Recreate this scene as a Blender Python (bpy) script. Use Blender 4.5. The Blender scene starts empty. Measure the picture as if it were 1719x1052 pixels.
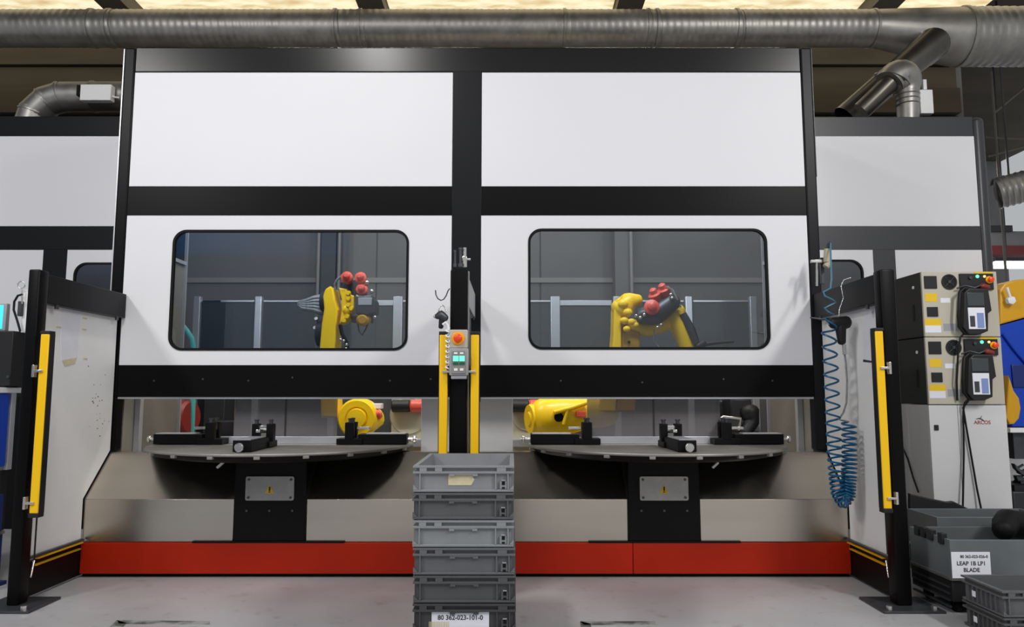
import bpy, bmesh, math, random
from mathutils import Vector, Matrix, Quaternion
random.seed(7)
PI = math.pi
SC = bpy.context.scene
COL = SC.collection
# ------------------------------------------------------------------ camera, world, lights, exposure
FPX = 1250.0
TILT = math.atan(132 / FPX)
CAMH = 1.04
cam_d = bpy.data.cameras.new('camera'); cam = bpy.data.objects.new('camera', cam_d); COL.objects.link(cam)
cam_d.sensor_width = 36.0; cam_d.lens = 36.0 * FPX / 1719.0
cam_d.clip_start = 0.05; cam_d.clip_end = 100
cam.location = (0, 0, CAMH); cam.rotation_euler = (PI / 2 + TILT, 0, 0)
SC.camera = cam
SC.view_settings.view_transform = 'Standard'; SC.view_settings.look = 'None'
SC.view_settings.gamma = 1; SC.view_settings.use_curve_mapping = False
SC.view_settings.exposure = 0.14
w = bpy.data.worlds.new('hall_air'); SC.world = w; w.use_nodes = True
w.node_tree.nodes['Background'].inputs[0].default_value = (0.93, 0.96, 1.0, 1)
w.node_tree.nodes['Background'].inputs[1].default_value = 0.42


def lamp(name, loc, sx, sy, watts, col=(1, 0.98, 0.95), rot=(0, 0, 0)):
    d = bpy.data.lights.new(name, 'AREA'); d.shape = 'RECTANGLE'; d.size = sx; d.size_y = sy
    d.energy = watts; d.color = col
    o = bpy.data.objects.new(name, d); COL.objects.link(o); o.location = loc; o.rotation_euler = rot
    return o


# rows of linear hall luminaires in the aisle in front of the cell, two behind it, plus added fill lights
lamp('aisle_light', (-1.38, 1.82, 4.55), 0.35, 0.8, 62, rot=(math.radians(12), 0, 0))
lamp('aisle_light', (-4.6, -0.1, 4.6), 0.3, 1.8, 128, rot=(math.radians(30), 0, 0))
lamp('aisle_light', (3.9, -0.1, 4.6), 0.3, 1.8, 170, rot=(math.radians(30), 0, 0))
lamp('aisle_light', (0.6, -1.4, 4.7), 3.2, 0.5, 25, rot=(math.radians(30), 0, 0))
lamp('rear_lamp', (-1.4, 7.0, 4.4), 2.2, 0.3, 26)
lamp('cell_fill', (-1.4, 5.0, 3.12), 1.4, 0.12, 42, rot=(math.radians(38), 0, 0))  # added fill under the cell roof, brightens the left robot from the front
lamp('rear_lamp', (1.6, 7.0, 4.4), 2.2, 0.3, 26)
lamp('aisle_light', (-5.6, -2.0, 4.7), 2.4, 0.3, 85, rot=(math.radians(-35), 0, 0))  # added light aimed backwards at the blue block reflected in the window
lamp('cell_fill', (-3.6, 6.0, 3.1), 0.8, 0.1, 9, rot=(math.radians(25), 0, 0))  # added fill that lightens the left cell's window
lamp('cell_fill', (2.7, 6.0, 3.1), 0.6, 0.1, 9, rot=(math.radians(25), 0, 0))  # same added fill inside the right cell
lamp('cell_fill', (0.85, 5.0, 3.12), 1.4, 0.12, 42, rot=(math.radians(38), 0, 0))  # second added fill, for the right robot
lamp('far_hall_lamp', (6.5, 11.5, 4.5), 2.5, 0.4, 60)


# ------------------------------------------------------------------ helpers
def W(px, py, Y):
    """real-world point at depth Y seen at photo pixel (px,py) - used to survey positions"""
    a = (px - 859.5) / FPX; b = -(py - 526) / FPX
    c, s = math.cos(TILT), math.sin(TILT)
    k = Y / (c - b * s)
    return Vector((a * k, Y, CAMH + (s + b * c) * k))


def lin(c):
    return tuple((v / 12.92 if v <= 0.04045 else ((v + 0.055) / 1.055) ** 2.4) for v in [x / 255 for x in c])


MATS = {}


def mat(name, rgb, rough=0.5, metal=0.0, spec=0.5, vary=0.0, scale=6.0, bump=0.0, emit=None, estr=0.0, coat=0.0, rvary=0.0, stretch=None):
    m = bpy.data.materials.new(name); m.use_nodes = True; nt = m.node_tree
    b = nt.nodes['Principled BSDF']; c = (*lin(rgb), 1)
    b.inputs['Base Color'].default_value = c; b.inputs['Roughness'].default_value = rough
    b.inputs['Metallic'].default_value = metal; b.inputs['Specular IOR Level'].default_value = spec
    if coat: b.inputs['Coat Weight'].default_value = coat
    if emit:
        b.inputs['Emission Color'].default_value = (*lin(emit), 1); b.inputs['Emission Strength'].default_value = estr
    if vary or bump or rvary:
        tc = nt.nodes.new('ShaderNodeTexCoord'); mp = nt.nodes.new('ShaderNodeMapping')
        if stretch: mp.inputs['Scale'].default_value = stretch
        nz = nt.nodes.new('ShaderNodeTexNoise'); nz.inputs['Scale'].default_value = scale; nz.inputs['Detail'].default_value = 5
        nt.links.new(tc.outputs['Object'], mp.inputs[0]); nt.links.new(mp.outputs[0], nz.inputs['Vector'])
        if vary:
            r = nt.nodes.new('ShaderNodeValToRGB')
            r.color_ramp.elements[0].position = 0.3; r.color_ramp.elements[1].position = 0.7
            r.color_ramp.elements[0].color = tuple(x * (1 - vary) for x in c[:3]) + (1,)
            r.color_ramp.elements[1].color = tuple(min(1, x * (1 + vary)) for x in c[:3]) + (1,)
            nt.links.new(nz.outputs['Fac'], r.inputs[0]); nt.links.new(r.outputs[0], b.inputs['Base Color'])
        if rvary:
            mr = nt.nodes.new('ShaderNodeMapRange'); mr.inputs[3].default_value = max(0.02, rough - rvary); mr.inputs[4].default_value = rough + rvary
            nt.links.new(nz.outputs['Fac'], mr.inputs[0]); nt.links.new(mr.outputs[0], b.inputs['Roughness'])
        if bump:
            bp = nt.nodes.new('ShaderNodeBump'); bp.inputs['Strength'].default_value = bump; bp.inputs['Distance'].default_value = 0.01
            nt.links.new(nz.outputs['Fac'], bp.inputs['Height']); nt.links.new(bp.outputs[0], b.inputs['Normal'])
    MATS[name] = m
    return m


def glass_mat(name, tint, refl, haze=0.0, hazecol=(150, 150, 150)):
    m = bpy.data.materials.new(name); m.use_nodes = True; nt = m.node_tree; nt.nodes.clear()
    out = nt.nodes.new('ShaderNodeOutputMaterial'); tr = nt.nodes.new('ShaderNodeBsdfTransparent'); gl = nt.nodes.new('ShaderNodeBsdfGlossy')
    tr.inputs[0].default_value = (*lin(tint), 1); gl.inputs['Roughness'].default_value = 0.03
    fr = nt.nodes.new('ShaderNodeFresnel'); fr.inputs[0].default_value = refl
    mx = nt.nodes.new('ShaderNodeMixShader'); nt.links.new(fr.outputs[0], mx.inputs[0])
    last = tr
    if haze:
        df = nt.nodes.new('ShaderNodeBsdfDiffuse'); df.inputs[0].default_value = (*lin(hazecol), 1)
        m2 = nt.nodes.new('ShaderNodeMixShader'); m2.inputs[0].default_value = haze
        nt.links.new(tr.outputs[0], m2.inputs[1]); nt.links.new(df.outputs[0], m2.inputs[2]); last = m2
    nt.links.new(last.outputs[0], mx.inputs[1]); nt.links.new(gl.outputs[0], mx.inputs[2]); nt.links.new(mx.outputs[0], out.inputs[0])
    MATS[name] = m
    return m


WL = {}


def thing(name, label, cat, loc=(0, 0, 0), group=None):
    o = bpy.data.objects.new(name, None); COL.objects.link(o); o.location = loc; o.empty_display_size = 0.1
    WL[o.name] = Vector(loc); tag(o, label, cat, group)
    return o


def tag(o, label=None, cat=None, group=None, kind=None):
    if label: o['label'] = label
    if cat: o['category'] = cat
    if group: o['group'] = group
    if kind: o['kind'] = kind
    return o


def dup(root, loc, rotz=0.0, label=None):
    r = root.copy(); COL.objects.link(r); r.location = loc; r.rotation_euler = (0, 0, rotz)
    if label: r['label'] = label
    for ch in list(root.children):
        c = ch.copy(); COL.objects.link(c); c.parent = r
        for g in list(ch.children):
            d = g.copy(); COL.objects.link(d); d.parent = c
    return r


class MB:
    def __init__(s): s.bm = bmesh.new(); s.bev = False

    def box(s, x0, x1, y0, y1, z0, z1, bev=0.0, seg=2):
        r = bmesh.ops.create_cube(s.bm, size=1.0)
        vs = r['verts']
        for v in vs:
            v.co = Vector(((x0 + x1) / 2 + v.co.x * abs(x1 - x0), (y0 + y1) / 2 + v.co.y * abs(y1 - y0), (z0 + z1) / 2 + v.co.z * abs(z1 - z0)))
        if bev:
            s.bev = True
            es = list({e for v in vs for e in v.link_edges})
            bmesh.ops.bevel(s.bm, geom=es, offset=bev, segments=seg, affect='EDGES', profile=0.5)
        return s

    def obox(s, c, ax, ay, az, hx, hy, hz, bev=0.0):
        """oriented box: centre, unit axes, half sizes"""
        n0 = len(s.bm.verts)
        s.bm.verts.ensure_lookup_table()
        old = set(s.bm.verts)
        s.box(-hx, hx, -hy, hy, -hz, hz, bev)
        ax, ay, az, c = Vector(ax).normalized(), Vector(ay).normalized(), Vector(az).normalized(), Vector(c)
        for v in s.bm.verts:
            if v not in old:
                p = v.co.copy(); v.co = c + ax * p.x + ay * p.y + az * p.z
        return s

    def lathe(s, o, d, prof, n=20, cap=True):
        o = Vector(o); d = Vector(d).normalized()
        u = d.orthogonal().normalized(); v = d.cross(u)
        rings = []
        for t, r in prof:
            rings.append([s.bm.verts.new(o + d * t + (u * math.cos(2 * PI * k / n) + v * math.sin(2 * PI * k / n)) * max(r, 1e-5)) for k in range(n)])
        for a, b in zip(rings, rings[1:]):
            for k in range(n):
                s.bm.faces.new((a[k], a[(k + 1) % n], b[(k + 1) % n], b[k]))
        if cap:
            s.bm.faces.new(rings[0][::-1]); s.bm.faces.new(rings[-1])
        return s

    def cyl(s, p, q, r, r2=None, n=16, bev=0.0):
        p = Vector(p); q = Vector(q); L = (q - p).length; r2 = r if r2 is None else r2
        prof = [(0, r), (L, r2)] if not bev else [(0, r - bev), (bev, r), (L - bev, r2), (L, r2 - bev)]
        return s.lathe(p, q - p, prof, n)

    def tube(s, pts, r, n=10, cap=True):
        pts = [Vector(p) for p in pts]; m = len(pts)
        rs = r if isinstance(r, (list, tuple)) else [r] * m
        T = [(pts[min(i + 1, m - 1)] - pts[max(i - 1, 0)]).normalized() for i in range(m)]
        u = T[0].orthogonal().normalized(); rings = []
        for i in range(m):
            if i:
                q = T[i - 1].rotation_difference(T[i]); u = q @ u
            u = (u - T[i] * u.dot(T[i])).normalized(); v = T[i].cross(u)
            rings.append([s.bm.verts.new(pts[i] + (u * math.cos(2 * PI * k / n) + v * math.sin(2 * PI * k / n)) * rs[i]) for k in range(n)])
        for a, b in zip(rings, rings[1:]):
            for k in range(n):
                s.bm.faces.new((a[k], a[(k + 1) % n], b[(k + 1) % n], b[k]))
        if cap:
            s.bm.faces.new(rings[0][::-1]); s.bm.faces.new(rings[-1])
        return s

    def limb(s, pts, rs, n=18):
        """round-ended tapering casting"""
        pts = [Vector(p) for p in pts]; P, R = [], []
        d0 = (pts[0] - pts[1]).normalized(); d1 = (pts[-1] - pts[-2]).normalized()
        for a in (80, 55, 28): P.append(pts[0] + d0 * rs[0] * 0.7 * math.sin(math.radians(a))); R.append(rs[0] * math.cos(math.radians(a)))
        for i in range(len(pts) - 1):
            for k in range(4):
                t = k / 4; P.append(pts[i].lerp(pts[i + 1], t)); R.append(rs[i] * (1 - t) + rs[i + 1] * t)
        P.append(pts[-1]); R.append(rs[-1])
        for a in (28, 55, 80): P.append(pts[-1] + d1 * rs[-1] * 0.7 * math.sin(math.radians(a))); R.append(rs[-1] * math.cos(math.radians(a)))
        return s.tube(P, R, n)

    def prism(s, poly, axis, a0, a1, bev=0.0):
        """poly: list of 2D points; axis 'x' -> (y,z), 'y' -> (x,z), 'z' -> (x,y)"""
        def mk(p, a):
            return {'x': (a, p[0], p[1]), 'y': (p[0], a, p[1]), 'z': (p[0], p[1], a)}[axis]
        A = [s.bm.verts.new(mk(p, a0)) for p in poly]; B = [s.bm.verts.new(mk(p, a1)) for p in poly]
        n = len(poly)
        fs = [s.bm.faces.new(A[::-1]), s.bm.faces.new(B)]
        for k in range(n): fs.append(s.bm.faces.new((A[k], A[(k + 1) % n], B[(k + 1) % n], B[k])))
        if bev:
            s.bev = True
            es = list({e for f in fs[:2] for e in f.edges})
            bmesh.ops.recalc_face_normals(s.bm, faces=fs)
            bmesh.ops.bevel(s.bm, geom=es, offset=bev, segments=2, affect='EDGES', profile=0.5)
        return s

    def holed(s, outer, inner, y0, y1):
        vo = [s.bm.verts.new((p[0], y0, p[1])) for p in outer]; vi = [s.bm.verts.new((p[0], y0, p[1])) for p in inner]
        es = [s.bm.edges.new((vo[k], vo[(k + 1) % len(vo)])) for k in range(len(vo))] + [s.bm.edges.new((vi[k], vi[(k + 1) % len(vi)])) for k in range(len(vi))]
        g = bmesh.ops.triangle_fill(s.bm, use_beauty=True, use_dissolve=False, edges=es, normal=(0, -1, 0))
        fs = [f for f in g['geom'] if isinstance(f, bmesh.types.BMFace)]
        e = bmesh.ops.extrude_face_region(s.bm, geom=fs)
        for v in e['geom']:
            if isinstance(v, bmesh.types.BMVert): v.co.y = y1
        return s

    def sph(s, c, r, sc=(1, 1, 1), u=16, v=10):
        g = bmesh.ops.create_uvsphere(s.bm, u_segments=u, v_segments=v, radius=r)
        for x in g['verts']: x.co = Vector(c) + Vector((x.co.x * sc[0], x.co.y * sc[1], x.co.z * sc[2]))
        return s

    def spiral(s, p, q, r, pitch=0.05, ridge=0.006, n=24):
        p = Vector(p); q = Vector(q); d = (q - p).normalized(); L = (q - p).length
        u = d.orthogonal().normalized(); v = d.cross(u); m = int(L / (pitch / 4)); g = []
        for i in range(m + 1):
            rr = r + (ridge if i % 4 == 0 else 0)
            g.append([s.bm.verts.new(p + d * (i * pitch / 4 + pitch * k / n) + (u * math.cos(2 * PI * k / n) + v * math.sin(2 * PI * k / n)) * rr) for k in range(n)])
        for i in range(m):
            for k in range(n):
                if k < n - 1: s.bm.faces.new((g[i][k], g[i][k + 1], g[i + 1][k + 1], g[i + 1][k]))
                elif i + 5 <= m: s.bm.faces.new((g[i][k], g[i + 4][0], g[i + 5][0], g[i + 1][k]))
        return s

    def build(s, name, m, parent=None, smooth=True, ang=None):
        bmesh.ops.recalc_face_normals(s.bm, faces=s.bm.faces)
        me = bpy.data.meshes.new(name); co = [v.co for v in s.bm.verts]
        lo = Vector((min(c.x for c in co), min(c.y for c in co), min(c.z for c in co)))
        hi = Vector((max(c.x for c in co), max(c.y for c in co), max(c.z for c in co)))
        c = (lo + hi) / 2
        if parent is None: c.z = lo.z
        for v in s.bm.verts: v.co -= c
        s.bm.to_mesh(me); s.bm.free(); me.materials.append(MATS[m] if isinstance(m, str) else m)
        if smooth:
            me.shade_smooth(); me.set_sharp_from_angle(angle=math.radians(ang or (20 if s.bev else 38)))
        o = bpy.data.objects.new(name, me); COL.objects.link(o)
        WL[o.name] = c.copy()
        if parent is not None:
            o.parent = parent; o.location = c - WL[parent.name]
        else: o.location = c
        return o


def pxbox(mb, x0, y0, x1, y1, Y, depth, bev=0.0):
    """box whose front face at depth Y covers the surveyed photo rectangle"""
    a = W(x0, (y0 + y1) / 2, Y); b = W(x1, (y0 + y1) / 2, Y); zt = W((x0 + x1) / 2, y0, Y).z; zb = W((x0 + x1) / 2, y1, Y).z
    return mb.box(a.x, b.x, Y, Y + depth, zb, zt, bev)


def rrect(x0, x1, z0, z1, r, n=8):
    pts = []
    for cx, cz, a0 in ((x1 - r, z1 - r, 0), (x0 + r, z1 - r, 90), (x0 + r, z0 + r, 180), (x1 - r, z0 + r, 270)):
        for k in range(n + 1):
            a = math.radians(a0 + 90 * k / n); pts.append((cx + r * math.cos(a), cz + r * math.sin(a)))
    return pts


def text(body, size, loc, m, parent, rot=(PI / 2, 0, 0), name='lettering', sx=1.0):
    cu = bpy.data.curves.new('t', 'FONT'); cu.body = body; cu.size = size; cu.align_x = 'CENTER'; cu.align_y = 'CENTER'
    cu.offset = size * 0.018; cu.extrude = 0.0004; cu.resolution_u = 3
    t = bpy.data.objects.new('t', cu); COL.objects.link(t)
    bpy.context.view_layer.update()
    me = bpy.data.meshes.new_from_object(t.evaluated_get(bpy.context.evaluated_depsgraph_get()))
    bpy.data.objects.remove(t); bpy.data.curves.remove(cu)
    me.materials.clear(); me.materials.append(MATS[m])
    o = bpy.data.objects.new(name, me); COL.objects.link(o); o.parent = parent
    o.location = Vector(loc) - WL[parent.name]; o.rotation_euler = rot; o.scale = (sx, 1, 1)
    return o


# ------------------------------------------------------------------ materials
mat('black_paint', (8, 8, 9), 0.36, spec=0.12)
mat('black_satin', (12, 12, 13), 0.45, spec=0.15)
mat('lower_black', (9, 9, 10), 0.5, spec=0.1)
mat('dark_grey_paint', (46, 47, 49), 0.4, spec=0.4)
mat('charcoal_frame', (24, 25, 28), 0.36, spec=0.14)
mat('charcoal_frame_lit', (58, 59, 63), 0.35, spec=0.4)  # charcoal frame with the light it reflects put into a paler colour
mat('beam_gloss', (8, 8, 9), 0.27, spec=0.28)
mat('panel_white', (226, 226, 230), 0.5, spec=0.3, vary=0.012, scale=1.2)
mat('barrier_white', (234, 233, 232), 0.45, spec=0.3, vary=0.05, scale=2.2)
mat('rubber', (10, 10, 11), 0.6, spec=0.2)
mat('side_panel', (112, 107, 100), 0.5, vary=0.12, scale=4)
mat('aluminium', (196, 198, 202), 0.38, metal=0.6, vary=0.05, scale=8)
mat('bright_metal', (210, 208, 204), 0.25, metal=0.9)
mat('stainless', (206, 197, 184), 0.26, metal=1.0, vary=0.06, scale=4, rvary=0.03, stretch=(0.25, 1, 2.5))
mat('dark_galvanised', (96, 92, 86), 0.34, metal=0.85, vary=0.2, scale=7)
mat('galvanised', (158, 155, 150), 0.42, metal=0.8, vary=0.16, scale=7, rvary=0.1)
mat('red_paint', (166, 30, 0), 0.5, spec=0.25, vary=0.08, scale=3)
mat('disc_steel', (150, 146, 142), 0.42, metal=0.5, vary=0.1, scale=6)
mat('yellow_curtain', (240, 190, 8), 0.4, spec=0.4)
mat('robot_yellow', (247, 204, 18), 0.38, spec=0.4, coat=0.15)
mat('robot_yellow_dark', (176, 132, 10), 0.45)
mat('motor_red', (216, 84, 66), 0.4)
mat('gun_metal', (70, 72, 76), 0.4, metal=0.5, vary=0.15, scale=20)
mat('cable_black', (16, 16, 17), 0.5, spec=0.3)
mat('hose_blue', (10, 90, 132), 0.35)
mat('hose_grey', (132, 134, 138), 0.5, vary=0.3, scale=40, bump=0.6)
mat('white_plastic', (232, 232, 232), 0.4)
mat('box_grey', (150, 152, 156), 0.42)
mat('beige_case', (184, 178, 162), 0.5, vary=0.03, scale=3)
mat('cabinet_white', (204, 204, 204), 0.45, vary=0.02, scale=2)
mat('case_side', (48, 48, 47), 0.5, vary=0.08)
mat('paper', (224, 224, 232), 0.7, vary=0.03, scale=12)
mat('old_paper', (206, 196, 160), 0.8, vary=0.08, scale=30)
mat('ink', (40, 40, 46), 0.7)
mat('logo_red', (150, 60, 62), 0.6)
mat('label_yellow', (226, 186, 20), 0.6)
mat('label_blue', (120, 140, 190), 0.6)
mat('screen_grey', (58, 66, 68), 0.3)
mat('estop_yellow', (250, 170, 20), 0.4)
mat('estop_red', (214, 62, 8), 0.35, emit=(214, 62, 8), estr=0.15)
mat('lamp_green', (90, 230, 170), 0.4, emit=(110, 255, 200), estr=0.9)
mat('lamp_amber', (250, 200, 120), 0.4, emit=(255, 220, 140), estr=1.0)
mat('lamp_white', (255, 255, 255), 0.4, emit=(255, 255, 255), estr=4.0)
mat('blue_paint', (6, 62, 178), 0.4, spec=0.4)
mat('navy_paint', (8, 34, 110), 0.45)
mat('machine_yellow', (212, 156, 10), 0.4)
mat('screen_cyan', (60, 200, 230), 0.3, emit=(70, 205, 235), estr=0.8)
mat('bin_steel', (104, 110, 112), 0.45, metal=0.25, vary=0.12, scale=5)
mat('dark_plastic', (28, 28, 30), 0.5, spec=0.35)
mat('beige_guard', (176, 170, 146), 0.45)
mat('drop_red', (120, 30, 24), 0.5)
mat('rear_cladding', (100, 97, 96), 0.6, vary=0.05, scale=2)
mat('rear_steel', (128, 124, 120), 0.5)
mat('dark_cladding', (68, 60, 47), 0.75, vary=0.25, scale=1.5, stretch=(0.4, 1, 3))
mat('beam_grey', (96, 90, 82), 0.6, vary=0.15, scale=3)
mat('far_wall', (120, 120, 122), 0.7, vary=0.15, scale=1.5)
mat('far_red', (110, 40, 40), 0.6)
CR = {}
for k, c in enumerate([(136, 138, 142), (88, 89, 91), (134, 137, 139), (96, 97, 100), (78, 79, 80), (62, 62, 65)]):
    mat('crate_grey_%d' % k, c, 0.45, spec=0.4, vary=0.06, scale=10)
glass_mat('window_glass', (226, 232, 238), 1.6)
glass_mat('poly_sheet', (206, 206, 208), 1.3, 0.34, (168, 164, 166))
glass_mat('fence_glass', (196, 200, 202), 1.3, 0.16, (150, 154, 156))

# floor: worn pale epoxy
m = mat('epoxy_floor', (150, 150, 154), 0.32, spec=0.5, rvary=0.1, scale=1.3, bump=0.02)
nt = m.node_tree; b = nt.nodes['Principled BSDF']
tc = nt.nodes.new('ShaderNodeTexCoord')
n1 = nt.nodes.new('ShaderNodeTexNoise'); n1.inputs['Scale'].default_value = 0.9; n1.inputs['Detail'].default_value = 6
n2 = nt.nodes.new('ShaderNodeTexNoise'); n2.inputs['Scale'].default_value = 14; n2.inputs['Detail'].default_value = 8
r1 = nt.nodes.new('ShaderNodeValToRGB'); r1.color_ramp.elements[0].position = 0.32; r1.color_ramp.elements[1].position = 0.66
r1.color_ramp.elements[0].color = (*lin((156, 153, 155)), 1); r1.color_ramp.elements[1].color = (*lin((184, 185, 188)), 1)
r2 = nt.nodes.new('ShaderNodeValToRGB'); r2.color_ramp.elements[0].position = 0.22; r2.color_ramp.elements[1].position = 0.4
r2.color_ramp.elements[0].color = (0.55, 0.5, 0.48, 1); r2.color_ramp.elements[1].color = (1, 1, 1, 1)
mx = nt.nodes.new('ShaderNodeMix'); mx.data_type = 'RGBA'; mx.blend_type = 'MULTIPLY'; mx.inputs[0].default_value = 0.6
for n in (n1, n2): nt.links.new(tc.outputs['Object'], n.inputs['Vector'])
nt.links.new(n1.outputs['Fac'], r1.inputs[0]); nt.links.new(n2.outputs['Fac'], r2.inputs[0])
nt.links.new(r1.outputs[0], mx.inputs[6]); nt.links.new(r2.outputs[0], mx.inputs[7]); nt.links.new(mx.outputs[2], b.inputs['Base Color'])
# worn floor line
m = mat('worn_line', (80, 84, 76), 0.5)
nt = m.node_tree; b = nt.nodes['Principled BSDF']
tc = nt.nodes.new('ShaderNodeTexCoord'); n1 = nt.nodes.new('ShaderNodeTexNoise'); n1.inputs['Scale'].default_value = 9; n1.inputs['Detail'].default_value = 6
r1 = nt.nodes.new('ShaderNodeValToRGB'); r1.color_ramp.elements[0].position = 0.42; r1.color_ramp.elements[1].position = 0.58
r1.color_ramp.elements[0].color = (*lin((72, 76, 68)), 1); r1.color_ramp.elements[1].color = (*lin((150, 152, 150)), 1)
nt.links.new(tc.outputs['Object'], n1.inputs['Vector']); nt.links.new(n1.outputs['Fac'], r1.inputs[0]); nt.links.new(r1.outputs[0], b.inputs['Base Color'])
# daylit rooflight sheets, stained
m = mat('rooflight_sheet', (235, 222, 185), 0.6, emit=(255, 236, 190), estr=0.9)
nt = m.node_tree; b = nt.nodes['Principled BSDF']
tc = nt.nodes.new('ShaderNodeTexCoord'); n1 = nt.nodes.new('ShaderNodeTexNoise'); n1.inputs['Scale'].default_value = 1.6; n1.inputs['Detail'].default_value = 9; n1.inputs['Roughness'].default_value = 0.65
mp = nt.nodes.new('ShaderNodeMapping'); mp.inputs['Scale'].default_value = (1, 3.5, 1)
r1 = nt.nodes.new('ShaderNodeValToRGB'); r1.color_ramp.elements[0].position = 0.36; r1.color_ramp.elements[1].position = 0.56
r1.color_ramp.elements[0].color = (*lin((206, 176, 120)), 1); r1.color_ramp.elements[1].color = (*lin((255, 244, 208)), 1)
nt.links.new(tc.outputs['Object'], mp.inputs[0]); nt.links.new(mp.outputs[0], n1.inputs['Vector']); nt.links.new(n1.outputs['Fac'], r1.inputs[0])
nt.links.new(r1.outputs[0], b.inputs['Emission Color'])


def struct(mb, name, m, parent=None):
    o = mb.build(name, m, parent)
    if parent is None: o['kind'] = 'structure'
    return o


# ------------------------------------------------------------------ hall shell
flr = struct(MB().box(-11, 11, -5, 17, -0.1, 0.0), 'floor', 'epoxy_floor')
a = W(203, 1044, 3.6); zf = 0.0015


def floor_pt(px, py):
    t = math.tan(TILT - math.atan((py - 526) / FPX)); return W(px, py, -CAMH / t)


for pts in ([(196, 1041), (352, 1043), (352, 1048), (200, 1047)], [(180, 1056), (196, 1041), (212, 1046), (196, 1062)],
            [(974, 1043), (1100, 1043), (1100, 1048), (980, 1049)], [(974, 1043), (991, 1047), (996, 1062), (976, 1062)]):
    f = [floor_pt(*p) for p in pts]
    MB().prism([(p.x, p.y) for p in f], 'z', 0.0, 0.002).build('marking_line', 'worn_line', flr)
CZ = 5.5
ceil = struct(MB().box(-11, 5.6, 2.5, 8.7, CZ + 0.05, CZ + 0.15), 'ceiling', 'dark_cladding')
bx = [W(x, 10, 8.25).x for x in (217, 632, 1050, 1463)]
sp = bx[1] - bx[0]
edges = [bx[0] - 2 * sp, bx[0] - sp] + bx + [bx[3] + sp]
for i in range(len(edges) - 1):
    x0, x1 = edges[i] + 0.145, edges[i + 1] - 0.145
    if x0 < 5.3: MB().box(x0, min(x1, 5.5), 6.4, 8.56, CZ, CZ + 0.03).build('rooflight_panel', 'rooflight_sheet', ceil)
for x in edges:
    if x < 5.5: MB().box(x - 0.125, x + 0.125, 2.6, 8.5, CZ - 0.16, CZ + 0.05).box(x - 0.145, x + 0.145, 2.6, 8.5, CZ - 0.17, CZ - 0.15).build('roof_beam', 'beam_grey', ceil)
wb = struct(MB().box(-11, 5.4, 8.6, 8.75, 0, CZ + 0.05), 'wall_back', 'rear_cladding')
# cladding sheets and rails on the rear wall
jx = [-8, -5.9, -4.1, W(633, 450, 8.6).x, 0.33, W(1060, 450, 8.6).x + 2.05, 5.3]
for i in range(len(jx) - 1):
    MB().box(jx[i] + 0.008, jx[i + 1] - 0.008, 8.575, 8.6, 0.15, W(800, 470, 8.58).z, 0.003).build('cladding_sheet', 'rear_cladding', wb)
    MB().box(jx[i] + 0.008, jx[i + 1] - 0.008, 8.575, 8.6, W(800, 470, 8.58).z + 0.01, 3.35, 0.003).build('cladding_sheet', 'rear_cladding', wb)
zr = W(800, 469, 8.5).z
MB().box(-8, 5.3, 8.55, 8.575, zr - 0.03, zr + 0.03, 0.004).build('wall_rail', 'rear_steel', wb)
for z0, z1, y0 in ((3.4, 4.3, 8.55), (4.32, 4.62, 8.48), (4.64, 4.9, 8.54), (4.92, 5.4, 8.5)):
    MB().box(-11, 5.3, y0, 8.6, z0, z1).build('upper_board', 'dark_cladding', wb)
xa, xb = W(1032, 450, 8.3).x, W(1058, 450, 8.3).x
MB().box(xa, xb, 8.28, 8.3, 0, 4.7).box((xa + xb) / 2 - 0.01, (xa + xb) / 2 + 0.01, 8.3, 8.47, 0, 4.7).box(xa, xb, 8.47, 8.49, 0, 4.7).build('steel_column', 'rear_cladding', wb)
xc = W(1060, 450, 8.25).x
MB().cyl((xc, 8.25, 0), (xc, 8.25, 4.7), 0.022, n=10).build('conduit', 'rear_steel', wb)
for px in (534, 569): 
    xc = W(px, 450, 8.4).x; MB().cyl((xc, 8.4, 0), (xc, 8.4, 4.7), 0.02, n=10).build('conduit', 'rear_steel', wb)
xc = W(551, 450, 8.45).x
MB().box(xc - 0.09, xc + 0.09, 8.42, 8.48, 0, 4.7).build('cable_tray', 'dark_grey_paint', wb)
struct(MB().box(4, 11, 16.3, 16.45, 0, 7), 'wall_far', 'far_wall')

wo = struct(MB().box(-9.5, -2.9, -4.2, -4.0, 0, 3.5), 'reflection_wall', mat('reflection_blue_grey', (60, 90, 125), 0.6))  # unseen block behind the camera, added to tint the left window's reflection
MB().box(-9.5, -2.9, -4.2, -4.0, 3.5, 4.4).build('reflection_band', mat('reflection_blue', (18, 104, 170), 0.6), wo)  # unseen blue strip on top, added for the blue reflection in the glass

# ------------------------------------------------------------------ ventilation ducts
dt = thing('ventilation_duct', 'long galvanised spiral duct running under the roof above all the cells', 'duct', (-0.5, 6.7, 4.3))
YD = 6.7
Z0, R0 = W(700, 48, YD).z, 0.170
jn = [-8.0] + [W(x, 50, YD).x for x in (158, 188, 565, 607, 947, 1086, 1101, 1234, 1463)]
for i in range(len(jn) - 1):
    MB().spiral((jn[i], YD, Z0), (jn[i + 1] + 0.03, YD, Z0), R0, 0.066, 0.0035).build('duct_section', 'galvanised', dt)
for x in jn[1:]:
    MB().lathe((x - 0.012, YD, Z0), (1, 0, 0), [(0, R0), (0, R0 + 0.011), (0.024, R0 + 0.011), (0.024, R0)], 28, cap=False).build('collar', 'galvanised', dt)
xe = W(1612, 60, YD).x; Z1, R1 = W(1660, 62, YD).z, 0.268
MB().tube([(jn[-1], YD, Z0), (jn[-1] + 0.05, YD, Z0), (xe - 0.04, YD, Z1), (xe, YD, Z1)], [R0, R0 + 0.004, R1, R1], 28, cap=False).build('reducer', 'galvanised', dt)
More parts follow.
